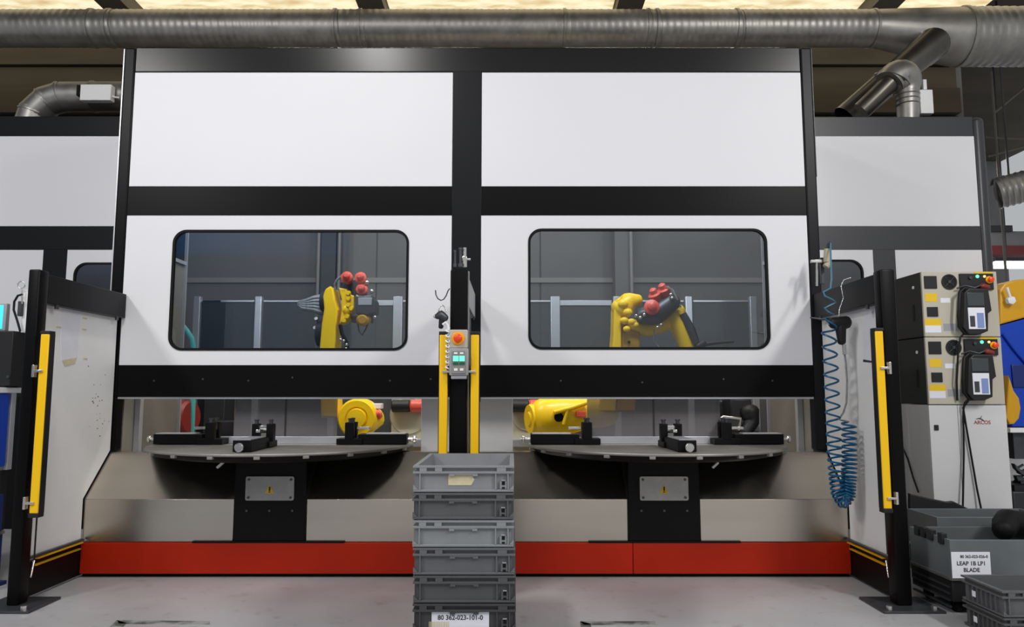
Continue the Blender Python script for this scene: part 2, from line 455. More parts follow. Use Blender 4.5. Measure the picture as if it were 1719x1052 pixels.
MB().spiral((xe - 0.03, YD, Z1), (8.0, YD, Z1), R1, 0.075, 0.005, 28).build('duct_section', 'galvanised', dt)
MB().lathe((xe - 0.015, YD, Z1), (1, 0, 0), [(0, R1), (0, R1 + 0.012), (0.03, R1 + 0.012), (0.03, R1)], 28, cap=False).build('collar', 'galvanised', dt)
p0, p1, p2 = W(1566, 74, 6.48), W(1508, 122, 6.5), W(1419, 199, 6.55)
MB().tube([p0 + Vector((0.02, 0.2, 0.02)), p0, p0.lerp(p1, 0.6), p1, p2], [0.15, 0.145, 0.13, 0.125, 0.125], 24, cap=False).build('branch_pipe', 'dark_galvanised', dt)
MB().tube([p1.lerp(p2, .25), p1.lerp(p2, .28)], [0.136, 0.136], 24).build('collar', 'galvanised', dt)


def elbow_duct(name, label, pts, r, parts_m='galvanised', n_band=()):
    t = thing(name, label, 'duct', pts[0])
    for i in range(len(pts) - 1):
        a, b_ = Vector(pts[i]), Vector(pts[i + 1]); d = (b_ - a).normalized()
        MB().tube([a - d * 0.03 * (i > 0), b_ + d * 0.03], r, 24, cap=(i == len(pts) - 2)).build('duct_segment', parts_m, t)
        MB().tube([b_ - d * 0.006, b_ + d * 0.006], r + 0.008, 24).build('collar', parts_m, t) if i < len(pts) - 2 else None
    return t


# left cell elbow
YL = 6.2
c0 = W(106, 217, YL); R = 0.29; pts = [(c0.x - R, YL, 3.265)]
for a in (180, 150, 120, 95): pts.append((c0.x + R * math.cos(math.radians(a)), YL, c0.z + R * math.sin(math.radians(a))))
pts += [(c0.x + 0.25, YL, c0.z + R), (c0.x + 0.9, YL, c0.z + R)]
elbow_duct('extract_elbow', 'galvanised lobster-back elbow duct with white actuator on the left-hand cell roof', pts, 0.128)
q = thing('duct_actuator', 'white actuator box clipped to the elbow duct at the upper left', 'actuator', W(160, 166, 6.0))
pxbox(MB(), 134, 141, 186, 168, 6.0, 0.07, 0.008).build('housing', 'white_plastic', q)
pxbox(MB(), 128, 142, 133, 160, 6.02, 0.05, 0.004).build('clamp', 'black_satin', q)
MB().tube([W(186, 160, 6.03), W(192, 163, 6.03), W(200, 164, 6.05)], 0.008).build('cable', 'white_plastic', q)
# right cell elbow
YR = 5.99
p0 = W(1524, 195, YR); pt = W(1524, 148, YR)
t = thing('extract_elbow', 'pale galvanised vertical duct bending over on the right-hand cell roof', 'duct', (p0.x, YR, 3.265))
MB().cyl((p0.x, YR, 3.265), W(1524, 150, YR), 0.085, n=28).build('duct_segment', 'galvanised', t)
ep = []
for k in range(13):
    a = math.radians(-5 + k * 155 / 12); ep.append(W(1511 + 14 * math.cos(a), 148 - 19 * math.sin(a), YR))
e_ = MB().tube([W(1524, 155, YR)] + ep, [0.086] + [0.088 + 0.052 * math.sin(min(1, k / 8) * PI / 2) for k in range(13)], 28).build('elbow', 'galvanised', t)
MB().tube([W(1497, 136, YR), W(1494, 139, YR)], 0.122, 28).build('collar', 'galvanised', t)
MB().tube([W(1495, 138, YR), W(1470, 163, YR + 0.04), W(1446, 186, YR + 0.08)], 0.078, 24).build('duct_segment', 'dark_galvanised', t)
for py in (160, 168, 176):
    c = W(1524, py, YR); MB().lathe((c.x, YR, c.z - 0.006), (0, 0, 1), [(0, 0.085), (0.006, 0.094), (0.012, 0.085)], 24, cap=False).build('rib', 'galvanised', t)
q = thing('duct_actuator', 'narrow white actuator box beside the vertical duct on the right-hand cell roof', 'actuator', W(1555, 192, 5.95))
pxbox(MB(), 1545, 150, 1567, 190, 5.95, 0.06, 0.006).build('housing', 'white_plastic', q)
pxbox(MB(), 1550, 133, 1556, 150, 5.96, 0.03, 0.003).build('lever', 'white_plastic', q)


# ------------------------------------------------------------------ robot cell enclosures
def window_panel(root, x0, x1, z0, z1, wx0, wx1, wz0, wz1, Y, r=0.085, gm='window_glass'):
    pn = MB().holed([(x0, z0), (x1, z0), (x1, z1), (x0, z1)], rrect(wx0, wx1, wz0, wz1, r), Y, Y + 0.04).build('window_panel', 'panel_white', root, ang=20)
    MB().holed(rrect(wx0 - 0.002, wx1 + 0.002, wz0 - 0.002, wz1 + 0.002, r), rrect(wx0 + 0.013, wx1 - 0.013, wz0 + 0.013, wz1 - 0.013, r - 0.013), Y - 0.006, Y + 0.016).build('gasket', 'rubber', pn)
    MB().prism(rrect(wx0 + 0.012, wx1 - 0.012, wz0 + 0.012, wz1 - 0.012, r - 0.012), 'y', Y + 0.004, Y + 0.01).build('pane', gm, pn)
    return pn


Yc = 4.6
cell = thing('robot_cell', 'large central robot cell enclosure with four white panels, black frame and two windows', 'robot cell', (-0.29, Yc, 0.0))
FR = Yc - 0.004
XL0, XL1, XM0, XM1, XR0, XR1 = -2.5, -2.425, -0.378, -0.195, 1.856, 1.912
MB().box(XL0, XL1, FR, FR + 0.09, 0.68, 3.25, 0.012).build('corner_post', 'black_paint', cell)
MB().box(XR0, XR1 + 0.02, FR, FR + 0.09, 0.685, 3.25, 0.012).build('corner_post', 'charcoal_frame', cell)
MB().box(XL0 - 0.009, XL0, FR + 0.01, FR + 0.08, 0.68, 3.245, 0.002).build('edge_trim', 'aluminium', cell)
MB().box(XR1 + 0.02, XR1 + 0.025, FR + 0.012, FR + 0.06, 2.4, 3.245, 0.001).build('edge_trim', 'gun_metal', cell)
MB().box(XM0, XM1, FR, FR + 0.08, 0.98, 3.09, 0.002).build('centre_post', 'charcoal_frame', cell)
MB().box(XL1, XR0, FR, FR + 0.09, 3.085, 3.25, 0.006).build('top_beam', 'beam_gloss', cell)
for x0, x1 in ((XL1, XM0), (XM1, XR0)):
    MB().box(x0, x1, FR, FR + 0.08, 2.147, 2.333, 0.002).build('middle_beam', 'black_paint', cell)
    MB().box(x0, x1, FR, FR + 0.08, 1.012, 1.205, 0.002).build('lower_beam', 'lower_black', cell)
    MB().box(x0, x1, FR + 0.01, FR + 0.07, 0.998, 1.012, 0.002).build('beam_trim', 'aluminium', cell)
    MB().box(x0 + 0.001, x1 - 0.001, Yc, Yc + 0.04, 2.334, 3.084, 0.003).build('upper_panel', 'panel_white', cell)
window_panel(cell, XL1 + 0.001, XM0 - 0.001, 1.206, 2.146, -2.125, -0.648, 1.298, 2.052, Yc)
window_panel(cell, XM1 + 0.001, XR0 - 0.001, 1.206, 2.146, 0.103, 1.598, 1.304, 2.06, Yc)
for (x, z) in ((-2.2, 1.11), (-1.9, 1.12), (-1.62, 1.11), (-1.35, 1.13), (-0.75, 1.11), (-0.5, 1.12), (0.3, 1.11), (0.8, 1.1), (1.3, 1.12), (1.6, 1.11)):
    MB().cyl((x, FR + 0.004, z), (x, FR - 0.004, z), 0.006, n=8).build('screw', 'gun_metal', cell)
MB().box(XL0, XR1, Yc + 0.09, 5.5, 3.2, 3.245).build('roof_sheet', 'black_satin', cell)
for s, x in ((-1, -2.46), (1, 1.875)):
    MB().box(x, x + 0.03, 4.7, 5.45, 0.2, 1.98).build('side_wall', 'side_panel', cell)
    MB().box(x, x + 0.03, 4.69, 5.45, 2.0, 3.2).build('side_wall', 'black_satin', cell)
    xi = x + (0.03 if s < 0 else 0)
    MB().box(xi - 0.02, xi + 0.02, 5.45, 5.465, 0.2, 3.2).build('edge_trim', 'aluminium', cell)
    MB().box(xi - 0.015, xi + 0.015, 4.69, 5.45, 1.975, 2.0).build('edge_trim', 'aluminium', cell)
    MB().box(xi - 0.02 * s - 0.02, xi - 0.02 * s + 0.02, 4.83, 4.87, 0.66, 1.6, 0.004).build('profile', 'aluminium', cell)
MB().box(-0.585, 0.005, 4.84, 5.3, 0.2, 1.2, 0.004).build('centre_housing', 'cabinet_white', cell)

# neighbours
def side_cell(label, xs0, xs1, col0, col1, win, Y, post_right=None, fm='charcoal_frame'):
    t = thing('robot_cell', label, 'robot cell', ((xs0 + xs1) / 2, Y, 0))
    f = Y - 0.004
    xe = xs1 if post_right is None else post_right
    MB().box(xs0, xe + (0.002 if post_right else 0), f + (0.012 if post_right else 0), f + 0.08, 3.095, 3.26, 0.004).build('top_beam', fm, t)
    MB().box(xs0, xe, Y, Y + 0.04, 2.355, 3.095, 0.003).build('upper_panel', 'panel_white', t)
    MB().box(xs0, xe, f, f + 0.08, 2.165, 2.354, 0.002).build('middle_beam', fm, t)
    MB().box(xs0, xe, f, f + 0.08, 1.0, 1.2, 0.002).build('lower_beam', fm, t)
    MB().box(xs0, xe, Y, Y + 0.06, 0, 1.0, 0.002).build('base_panel', 'black_satin', t)
    MB().box(col0, col1, f, f + 0.08, 1.2, 2.165, 0.002).build('centre_post', fm, t)
    if post_right is not None: MB().box(post_right, xs1, f, f + 0.2, 0, 3.262, 0.04, 5).build('corner_post', fm, t)
    wx0, wx1 = win
    if wx0 < col0:
        window_panel(t, xs0, col0 - 0.001, 1.201, 2.164, wx0, wx1, 1.3, 2.083, Y, 0.1)
        MB().box(col1 + 0.001, xe, Y, Y + 0.04, 1.201, 2.164, 0.003).build('lower_panel', 'panel_white', t)
    else:
        window_panel(t, col1 + 0.001, xs1, 1.201, 2.164, wx0, wx1, 1.3, 2.06, Y, 0.1)
        MB().box(xs0, col0 - 0.001, Y, Y + 0.04, 1.201, 2.164, 0.003).build('lower_panel', 'panel_white', t)
    MB().box(xs0, xs1 - 0.05, Y + 0.09, Y + 0.85, 3.2, 3.24).build('roof_sheet', 'black_satin', t)
    MB().box(xs0, xs0 + 0.04, Y + 0.09, Y + 0.85, 0, 3.2).build('side_wall', 'side_panel', t)
    MB().box(xs1 - 0.09, xs1 - 0.05, Y + 0.2, Y + 0.85, 0, 3.2).build('side_wall', 'side_panel', t)
    MB().box(xs0 + 0.05, xs1 - 0.1, Y + 0.8, Y + 0.85, 0, 2.5).build('rear_panel', 'rear_cladding', t)
    return t


side_cell('left-hand robot cell set back behind the central one, white panels and grey window corner', -6.6, -3.0, -3.72, -3.531, (-3.468, -3.06), 5.83)
side_cell('right-hand robot cell set back beside the controllers, with rounded charcoal corner post', 2.3, 3.83, 2.866, 3.041, (2.36, 2.781), 5.83, 3.731, 'charcoal_frame_lit')

# ------------------------------------------------------------------ machine base: stainless apron on a red plinth
base = thing('apron_plinth', 'stainless steel sloped apron on an orange-red plinth under the central cell', 'machine base', (-0.29, 4.34, 0))
BX0, BX1 = -2.44, 1.914; Ya, Yt = 4.34, 4.595; zt, zb, zp = 0.678, 0.433, 0.196
for x0, x1 in ((BX0, -1.587), (-1.17, -0.292), (-0.288, 0.658), (1.073, BX1)):
    MB().prism([(Ya, zb), (Yt, zt), (Yt + 0.1, zt), (Yt + 0.1, zt - 0.02), (Yt + 0.005, zt - 0.02), (Ya + 0.012, zb - 0.012)], 'x', x0, x1).build('sloped_plate', 'stainless', base)
for x0, x1 in ((BX0, -1.587), (-1.17, -0.292), (-0.288, 0.658), (1.073, BX1)):
    MB().box(x0, x1, Ya, Ya + 0.012, zp, zb - 0.001, 0.002).build('front_plate', 'stainless', base)
for x0, x1 in ((BX0, -0.292), (-0.288, 0.682), (0.685, BX1)):
    MB().box(x0, x1, Ya - 0.012, Ya + 0.1, 0.022, zp - 0.004, 0.003).build('plinth_section', 'red_paint', base)
MB().box(BX0, BX1, Ya + 0.02, Ya + 0.1, 0, 0.022).build('toe_recess', 'rubber', base)
for xc in (-1.38, 0.865):
    MB().box(xc - 0.43, xc + 0.43, Ya - 0.014, Ya + 0.12, zp - 0.004, zp + 0.006).build('flange', 'black_satin', base)


# ------------------------------------------------------------------ rotary tables
def fixture(t, cx, cy, zt, ang, r0=0.48, r1=0.79, mir=1):
    d = Vector((math.cos(ang), math.sin(ang), 0)); n = Vector((-d.y, d.x, 0)) * mir; up = Vector((0, 0, 1)); c = Vector((cx, cy, zt))
    rc = (r0 + r1) / 2
    f = MB().obox(c + d * rc + up * 0.034, d, n, up, (r1 - r0) / 2, 0.05, 0.031, 0.004).build('slide_block', 'black_satin', t)
    MB().obox(c + d * (rc + 0.02) + up * 0.0675, d, n, up, (r1 - r0) / 2 - 0.03, 0.042, 0.0025).build('wear_strip', 'aluminium', f)
    k = c + d * r1 + up * 0.03
    MB().cyl(k, k + d * 0.035, 0.012, n=12).cyl(k + d * 0.035, k + d * 0.055, 0.024, n=14, bev=0.004).cyl(k + d * 0.055, k + d * 0.06, 0.009, n=10).build('adjusting_knob', 'bright_metal', f)
    j = c + d * (r0 - 0.05)
    MB().obox(j + up * 0.02, d, n, up, 0.08, 0.06, 0.018, 0.003).build('jaw_base', 'black_satin', f)
    for s in (-1, 1):
        MB().obox(j + n * 0.042 * s + up * 0.085, d, n, up, 0.028, 0.02, 0.052, 0.003).build('jaw', 'black_satin', f)
        MB().cyl(j + n * 0.042 * s + up * 0.137, j + n * 0.042 * s + up * 0.155, 0.011, n=10).cyl(j + n * 0.042 * s + up * 0.155, j + n * 0.042 * s + up * 0.162, 0.016, n=6).build('clamp_bolt', 'gun_metal', f)
    MB().obox(j + up * 0.118, d, n, up, 0.014, 0.05, 0.009, 0.002).cyl(j + up * 0.1 - n * 0.02, j + up * 0.1 + n * 0.02, 0.017, n=12).build('clamp_bar', 'bright_metal', f)
    MB().obox(j + d * 0.075 + up * 0.1, d, n, up, 0.04, 0.012, 0.008, 0.002).build('clamp_arm', 'bright_metal', f)
    return f


def rotary_table(label, cx, cy, r, sheet, front_ang, grp):
    zt = 0.718
    t = thing('rotary_table', label, 'rotary table', (cx, cy, 0.2), grp)
    MB().lathe((cx, cy, zt - 0.016), (0, 0, 1), [(0, r - 0.004), (0.004, r), (0.012, r), (0.016, r - 0.004), (0.016, 0.05)], 96).build('disc', 'disc_steel', t, ang=50)
    MB().lathe((cx, cy, zt - 0.06), (0, 0, 1), [(0, r * 0.82), (0.02, r * 0.955), (0.044, r * 0.985)], 72).build('disc_underside', 'rubber', t)
    for k in range(20):
        a = 2 * PI * (k + 0.37) / 20; d = Vector((math.cos(a), math.sin(a), 0)); n = Vector((-d.y, d.x, 0))
        MB().obox(Vector((cx, cy, zt - 0.022)) + d * (r - 0.008), d, n, (0, 0, 1), 0.01, 0.016, 0.008, 0.002).build('edge_lug', 'disc_steel', t)
    disc_x = cx; cx = -1.3785 if cx < 0 else 0.8655
    pd = MB().box(cx - 0.205, cx + 0.205, 4.33, 5.1, 0.2, zt - 0.055, 0.006).build('pedestal', 'black_satin', t)
    pcx = cx + (0.055 if cx < 0 else -0.03)
    pl = MB().prism(rrect(cx - 0.138 + 0.0, cx + 0.138, 0.428, 0.562, 0.01, 3), 'y', 4.318, 4.33).build('cover_plate', 'galvanised', t)
    for sx in (-1, 1):
        for sz in (0.445, 0.545):
            MB().cyl((cx + sx * 0.12, 4.318, sz), (cx + sx * 0.12, 4.312, sz), 0.007, n=10).build('screw', 'gun_metal', pl)
    MB().prism([(cx - 0.026, 0.468), (cx + 0.026, 0.468), (cx, 0.518)], 'y', 4.3165, 4.318).build('warning_sign', 'label_yellow', pl)
    MB().prism([(cx - 0.004, 0.482), (cx + 0.004, 0.482), (cx + 0.005, 0.505), (cx - 0.005, 0.505)], 'y', 4.3155, 4.3165).box(cx - 0.004, cx + 0.004, 4.3155, 4.3165, 0.473, 0.479).build('warning_symbol', 'ink', pl)
    for sx in (-0.13, 0.0, 0.13):
        MB().cyl((cx + sx, 4.33, 0.37), (cx + sx, 4.324, 0.37), 0.007, n=10).build('screw', 'gun_metal', pd)
    MB().obox((cx - 0.28 if cx < 0 else cx + 0.29, 4.3, zt - 0.09), (1, 0, 0.9), (0, 1, 0), (-0.9, 0, 1), 0.022, 0.01, 0.006).build('cable_clip', 'white_plastic', t)
    cx = disc_x
    MB().box(cx - 0.44, cx + 0.44, cy - 0.012, cy + 0.012, zt, zt + 0.045, 0.002).build('divider_foot', 'aluminium', t)
    for x0, x1 in ((cx - sheet, cx - 0.004), (cx + 0.004, cx + sheet)):
        MB().box(x0, x1, cy - 0.003, cy + 0.003, zt + 0.045, 1.2).build('divider_sheet', 'poly_sheet', t)
    MB().box(cx - 0.005, cx + 0.005, cy - 0.006, cy + 0.006, zt + 0.045, 1.2).build('sheet_joint', 'gun_metal', t)
    for a, r0 in ((PI, 0.48), (0, 0.48)): fixture(t, cx, cy - 0.06, zt, a, r0, 0.78)
    fixture(t, cx + (-0.045 if cx < 0 else 0.035), cy, zt, front_ang, 0.36, 0.7)
    return t


G = 'rotary part tables at the cell openings'
rotary_table('left rotary steel table with clamping fixtures, black pedestal and warning plate', -1.43, 4.75, 0.80, 0.325, math.radians(-88), G)
rotary_table('right rotary steel table with clamping fixtures, beside the coiled blue hose', 0.895, 4.75, 0.79, 0.42, math.radians(-89), G)

# ------------------------------------------------------------------ robots
YB = 6.0


def red_cap(t, px, py, rpx, Y, d=(0, -1, 0.15)):
    c = W(px, py, Y); r = rpx * Y / FPX; d = Vector(d).normalized()
    o = MB().lathe(c, d, [(-0.05, r * 0.8), (0, r * 0.9), (0.008, r), (0.02, r), (0.026, r * 0.8), (0.03, r * 0.62), (0.06, r * 0.55), (0.066, r * 0.4)], 20).build('motor_cap', 'motor_red', t)
    MB().lathe(c, d, [(0.066, r * 0.4), (0.07, r * 0.3), (0.07, 0.001)], 14).build('cap_nut', 'motor_red', o)


def wz(px, py, Y): return W(px, py, Y)


rb = thing('industrial_robot', 'yellow robot arm upright in the left window with three red motor caps', 'robot', (W(590, 700, YB).x, YB, 0), 'yellow robots inside the cell')
sh = W(598, 702, 5.75)
MB().lathe((sh.x - 0.05, 6.05, 0), (0, 0, 1), [(0, 0.26), (0.04, 0.26), (0.06, 0.2), (0.5, 0.17), (0.6, 0.2), (0.66, 0.2)], 28).build('robot_base', 'robot_yellow', rb)
o = MB().lathe((sh.x, 5.98, sh.z), (0, -1, 0), [(0, 0.12), (0.02, 0.15), (0.2, 0.15), (0.225, 0.135), (0.225, 0.09), (0.215, 0.085), (0.215, 0.078), (0.24, 0.07), (0.245, 0.0005)], 36).build('shoulder', 'robot_yellow', rb)
MB().limb([(sh.x - 0.02, 6.02, sh.z - 0.05), (sh.x + 0.11, 6.02, sh.z + 0.0)], [0.12, 0.08]).build('shoulder_casting', 'robot_yellow', rb)
pxbox(MB(), 616, 677, 640, 686, 5.85, 0.1, 0.005).build('connector_box', 'white_plastic', rb)
red_cap(rb, 634, 696, 8, 5.85)
# lower arm: a deep slab seen edge on, widening at the elbow
poly = [W(x, y, 5.95) for x, y in ((541, 600), (546, 545), (550, 520), (548, 500), (552, 488), (560, 483), (566, 488), (568, 505), (573, 522), (570, 548), (568, 600), (572, 700), (545, 700))]
MB().prism([(p.x, p.z) for p in poly], 'y', 5.83, 6.05, 0.015).build('lower_arm', 'robot_yellow', rb)
c = W(546, 506, 5.95)
MB().lathe((c.x - 0.03, 5.95, c.z), (1, 0, 0), [(0, 0.075), (0.03, 0.09), (0.05, 0.09)], 24).build('joint_cover', 'gun_metal', rb)
c = W(540, 560, 5.98)
MB().lathe((c.x - 0.03, 5.98, c.z), (1, 0, 0), [(0, 0.1), (0.06, 0.12)], 24).build('cable_shroud', 'dark_grey_paint', rb)
for px, py in ((545, 520), (530, 552), (532, 537)):
    c = W(px, py, 5.93); MB().cyl(c, c + Vector((0, -0.03, 0.01)), 0.014, n=10).build('fitting', 'bright_metal', rb)
poly = [W(x, y, 5.9) for x, y in ((571, 484), (584, 486), (588, 494), (597, 498), (597, 520), (590, 528), (588, 535), (580, 541), (572, 545), (576, 520), (576, 505))]
e = MB().prism([(p.x, p.z) for p in poly], 'y', 5.84, 6.0, 0.012).build('elbow_casting', 'robot_yellow', rb)
for px, py in ((585, 492), (585, 501), (585, 512), (590, 518), (583, 531), (578, 538)):
    c = W(px, py, 5.84); MB().cyl(c, c + Vector((0, -0.025, 0)), 0.022, 0.016, n=10).build('bolt_boss', 'robot_yellow', e)
c = W(582, 520, 5.85); MB().sph(c, 0.05, (0.7, 0.6, 0.8)).build('elbow_knuckle', 'robot_yellow', rb)
poly = [W(x, y, 5.86) for x, y in ((599, 497), (626, 497), (632, 506), (632, 526), (620, 530), (600, 528))]
wr = MB().prism([(p.x, p.z) for p in poly], 'y', 5.8, 5.98, 0.01).build('wrist_body', 'gun_metal', rb)
pxbox(MB(), 601, 499, 624, 512, 5.795, 0.02, 0.004).build('wrist_plate', 'box_grey', wr)
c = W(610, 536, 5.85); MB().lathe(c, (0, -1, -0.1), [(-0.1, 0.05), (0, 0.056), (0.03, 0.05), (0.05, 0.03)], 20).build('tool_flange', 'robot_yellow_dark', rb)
pxbox(MB(), 590, 530, 625, 541, 5.9, 0.08, 0.006).build('tool_body', 'gun_metal', rb)
for a in ((583, 466, 10), (606, 467, 10), (608, 486, 10)): red_cap(rb, *a, 5.84)
pxbox(MB(), 574, 468, 614, 500, 5.93, 0.08, 0.01).build('motor_block', 'gun_metal', rb)
for px, py, r in ((616, 474, 4), (624, 489, 4), (629, 532, 3), (600, 497, 3)):
    c = W(px, py, 5.82); MB().sph(c, r * 0.0047).build('connector', 'bright_metal', rb)
for off in range(5):
    p = [W(545, 498 + off * 7, 5.98), W(528, 500 + off * 5, 5.97), W(512 - off, 505 + off * 3, 5.98), W(500, 507 + off, 6.0)]
    MB().tube([p[0], p[0].lerp(p[1], .5), p[1], p[2], p[3]], [0.02, 0.024, 0.021, 0.016, 0.01], 8).build('hose_bundle', 'hose_grey', rb)
MB().tube([W(563, 487, 5.86), W(562, 476, 5.85), W(566, 469, 5.84), W(575, 462, 5.84)], 0.009).build('cable', 'hose_grey', rb)
MB().tube([W(600, 540, 5.85), W(603, 556, 5.84), W(608, 562, 5.84), W(614, 552, 5.84), W(618, 541, 5.84)], 0.006).build('cable', 'cable_black', rb)
MB().tube([W(571, 545, 5.84), W(574, 560, 5.84), W(582, 575, 5.84), W(586, 600, 5.86)], 0.015).build('cable', 'cable_black', rb)
for px, py in ((577, 572), (582, 578), (572, 570), (581, 585)):
    MB().sph(W(px, py, 5.82), 0.013).build('connector', 'bright_metal', rb)

r2 = thing('industrial_robot', 'yellow robot arm bent over to the right in the right window', 'robot', (W(1000, 700, YB).x, YB, 0), 'yellow robots inside the cell')
MB().limb([W(912, 701, 5.9), W(945, 697, 5.92), W(985, 692, 5.95), W(1020, 690, 5.98)], [0.155, 0.16, 0.13, 0.12], 24).build('shoulder', 'robot_yellow', r2)
c = W(893, 703, 5.9); MB().lathe(c, (-1, -0.35, -0.05), [(0, 0.12), (0.025, 0.11), (0.025, 0.07), (0.02, 0.065), (0.035, 0.05)], 28).build('shoulder_cap', 'robot_yellow', r2)
c = W(938, 700, 5.75); MB().cyl(c, c + Vector((0, 0.06, 0)), 0.036, n=18).build('bore', 'rubber', r2)
MB().tube([W(930, 692, 5.74), W(960, 684, 5.75), W(984, 676, 5.8)], [0.018, 0.02, 0.018]).tube([W(952, 688, 5.745), W(946, 712, 5.75)], 0.014).build('cast_rib', 'robot_yellow', r2)
MB().lathe((W(1000, 700, YB).x, 6.05, 0), (0, 0, 1), [(0, 0.26), (0.04, 0.26), (0.06, 0.2), (0.5, 0.17), (0.6, 0.17)], 28).build('robot_base', 'robot_yellow', r2)
pxbox(MB(), 967, 690, 984, 700, 5.76, 0.05, 0.006).build('connector_box', 'motor_red', r2)
poly = [W(x, y, 5.95) for x, y in ((1024, 600), (1027, 560), (1028, 520), (1032, 506), (1042, 497), (1040, 520), (1040, 600), (1030, 690), (1000, 690))]
MB().prism([(p.x, p.z) for p in poly], 'y', 5.84, 6.05, 0.012).build('lower_arm', 'robot_yellow', r2)
poly = [W(x, y, 5.97) for x, y in ((1040, 600), (1040, 540), (1056, 556), (1071, 560), (1071, 600), (1062, 690), (1030, 690))]
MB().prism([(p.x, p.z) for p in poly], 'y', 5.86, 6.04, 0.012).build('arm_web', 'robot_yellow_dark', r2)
MB().limb([W(1042, 520, 5.9), W(1056, 506, 5.9), W(1072, 503, 5.9)], [0.09, 0.075, 0.045]).build('elbow_hood', 'robot_yellow', r2)
for k, (px, py) in enumerate(((1046, 510), (1054, 524), (1048, 538), (1060, 540), (1052, 552), (1068, 545))):
    c = W(px, py, 5.82); MB().sph(c, 0.042 - 0.003 * k, (1, 0.7, 0.8)).build('bolt_boss', 'robot_yellow', r2)
MB().cyl(W(1056, 574, 5.855), W(1056, 574, 5.84), 0.012, n=12).build('bore', 'rubber', r2)
MB().limb([W(1058, 548, 5.93), W(1090, 552, 5.93), W(1120, 540, 5.93), W(1140, 520, 5.93)], [0.06, 0.062, 0.068, 0.06]).build('upper_arm', 'robot_yellow', r2)
MB().limb([W(1133, 528, 5.9), W(1140, 545, 5.9), W(1158, 588, 5.9)], [0.07, 0.078, 0.066]).build('forearm', 'robot_yellow', r2)
MB().tube([W(1146, 526, 5.83), W(1158, 550, 5.83), W(1168, 575, 5.83)], [0.03, 0.034, 0.03]).build('cable_channel', 'gun_metal', r2)
MB().limb([W(1076, 530, 5.83), W(1100, 528, 5.82), W(1130, 505, 5.82)], [0.065, 0.085, 0.07]).build('motor_block', 'gun_metal', r2)
red_cap(r2, 1094, 516, 13, 5.74, (-0.1, -1, 0.1))
red_cap(r2, 1100, 497, 11, 5.8, (-0.5, -0.5, 0.9))
red_cap(r2, 1115, 489, 11, 5.8, (-0.5, -0.5, 0.9))
MB().tube([W(1118, 481, 5.76), W(1128, 486, 5.76), W(1135, 500, 5.76), W(1142, 515, 5.8)], 0.011).build('cable', 'bright_metal', r2)
for px, py in ((1068, 530), (1075, 533), (1082, 528), (1104, 549), (1110, 545), (1126, 494), (1128, 500)):
    MB().sph(W(px, py, 5.74), 0.014).build('connector', 'bright_metal', r2)
MB().tube([W(1154, 530, 5.82), W(1166, 552, 5.81), W(1172, 570, 5.81), W(1168, 582, 5.82)], 0.007).build('cable', 'cable_black', r2)
MB().tube([W(1098, 552, 5.84), W(1098, 572, 5.84), W(1106, 583, 5.84), W(1118, 590, 5.84)], 0.006).build('cable', 'hose_grey', r2)
MB().limb([W(1172, 582, 5.83), W(1182, 576, 5.83)], [0.035, 0.028]).build('gripper', 'dark_plastic', r2)
MB().tube([W(1184, 578, 5.83), W(1206, 575, 5.83), W(1232, 573, 5.83)], [0.014, 0.013, 0.01]).build('tool_rod', 'dark_plastic', r2)

# things behind the openings
def wheel_guard(label, x0, x1, mir):
    a, b_ = W(x0, 700, 6.3), W(x1, 700, 6.3); cx = (a.x + b_.x) / 2; r = abs(b_.x - a.x) / 2 + 0.02
    t = thing('grinding_station', label, 'grinder', (cx, 6.3, 0), 'grinding stations beside the robots')
    z = W(680, 697, 6.3).z
    MB().lathe((cx, 6.45, z), (0, -1, 0), [(0, r * 0.9), (0.02, r), (0.24, r), (0.26, r * 0.93)], 32).build('wheel_guard', 'beige_guard', t)
    MB().box(cx - r * 0.9, cx + r * 0.9, 6.2, 6.5, 0, z, 0.01).build('stand', 'beige_guard', t)
    zt_ = W(680, 681, 6.2).z
    MB().cyl((cx - 0.13, 6.15, zt_), (cx + 0.02, 6.15, zt_), 0.05, n=18, bev=0.008).build('motor', 'dark_plastic', t)
    MB().cyl((cx + 0.02, 6.15, zt_), (cx + 0.13, 6.15, zt_), 0.052, n=18, bev=0.012).build('motor_end', 'motor_red', t)
    MB().box(cx - r, cx + r, 6.0, 6.2, W(680, 742, 6.1).z - 0.03, W(680, 736, 6.1).z, 0.004).build('tray', 'aluminium', t)


wheel_guard('beige grinding wheel guard with red motor end beyond the left rotary table', 661, 716, 1)
wheel_guard('beige grinding wheel guard half behind the right robot shoulder', 862, 905, -1)
t = thing('control_cabinet', 'low black cabinet standing behind the left rotary table', 'cabinet', (W(360, 700, 6.5).x, 6.5, 0))
pxbox(MB(), 336, 640, 372, 1000, 6.6, 0.3, 0.01).build('tall_box', 'dark_plastic', t)
pxbox(MB(), 352, 706, 391, W(370, 800, 6.4).z and 856, 6.4, 0.18, 0.01).build('low_box', 'dark_plastic', t)
t = thing('hose_reel', 'dark red round hose reel by the inner side wall of the left opening', 'reel', W(310, 720, 5.9))
c = W(311, 700, 5.95); MB().lathe((c.x - 0.05, 5.95, c.z), (1, -0.2, 0), [(0, 0.12), (0.02, 0.14), (0.04, 0.11), (0.07, 0.11), (0.09, 0.14), (0.11, 0.12)], 24).build('drum', 'drop_red', t)
MB().box(c.x - 0.04, c.x + 0.04, 5.93, 5.99, 0, c.z - 0.1).build('stand', 'dark_plastic', t)
t = thing('suction_hose', 'turquoise hose bend low behind the left window edge', 'hose', W(320, 590, 5.9))
MB().tube([W(305, 545, 5.85), W(314, 556, 5.87), W(322, 568, 5.88), W(325, 585, 5.9), W(325, 640, 5.92), W(322, 720, 5.95), (W(322, 720, 5.95).x, 5.95, 0.02)], 0.022, 10).build('hose', mat('turquoise', (70, 150, 145), 0.5), t)
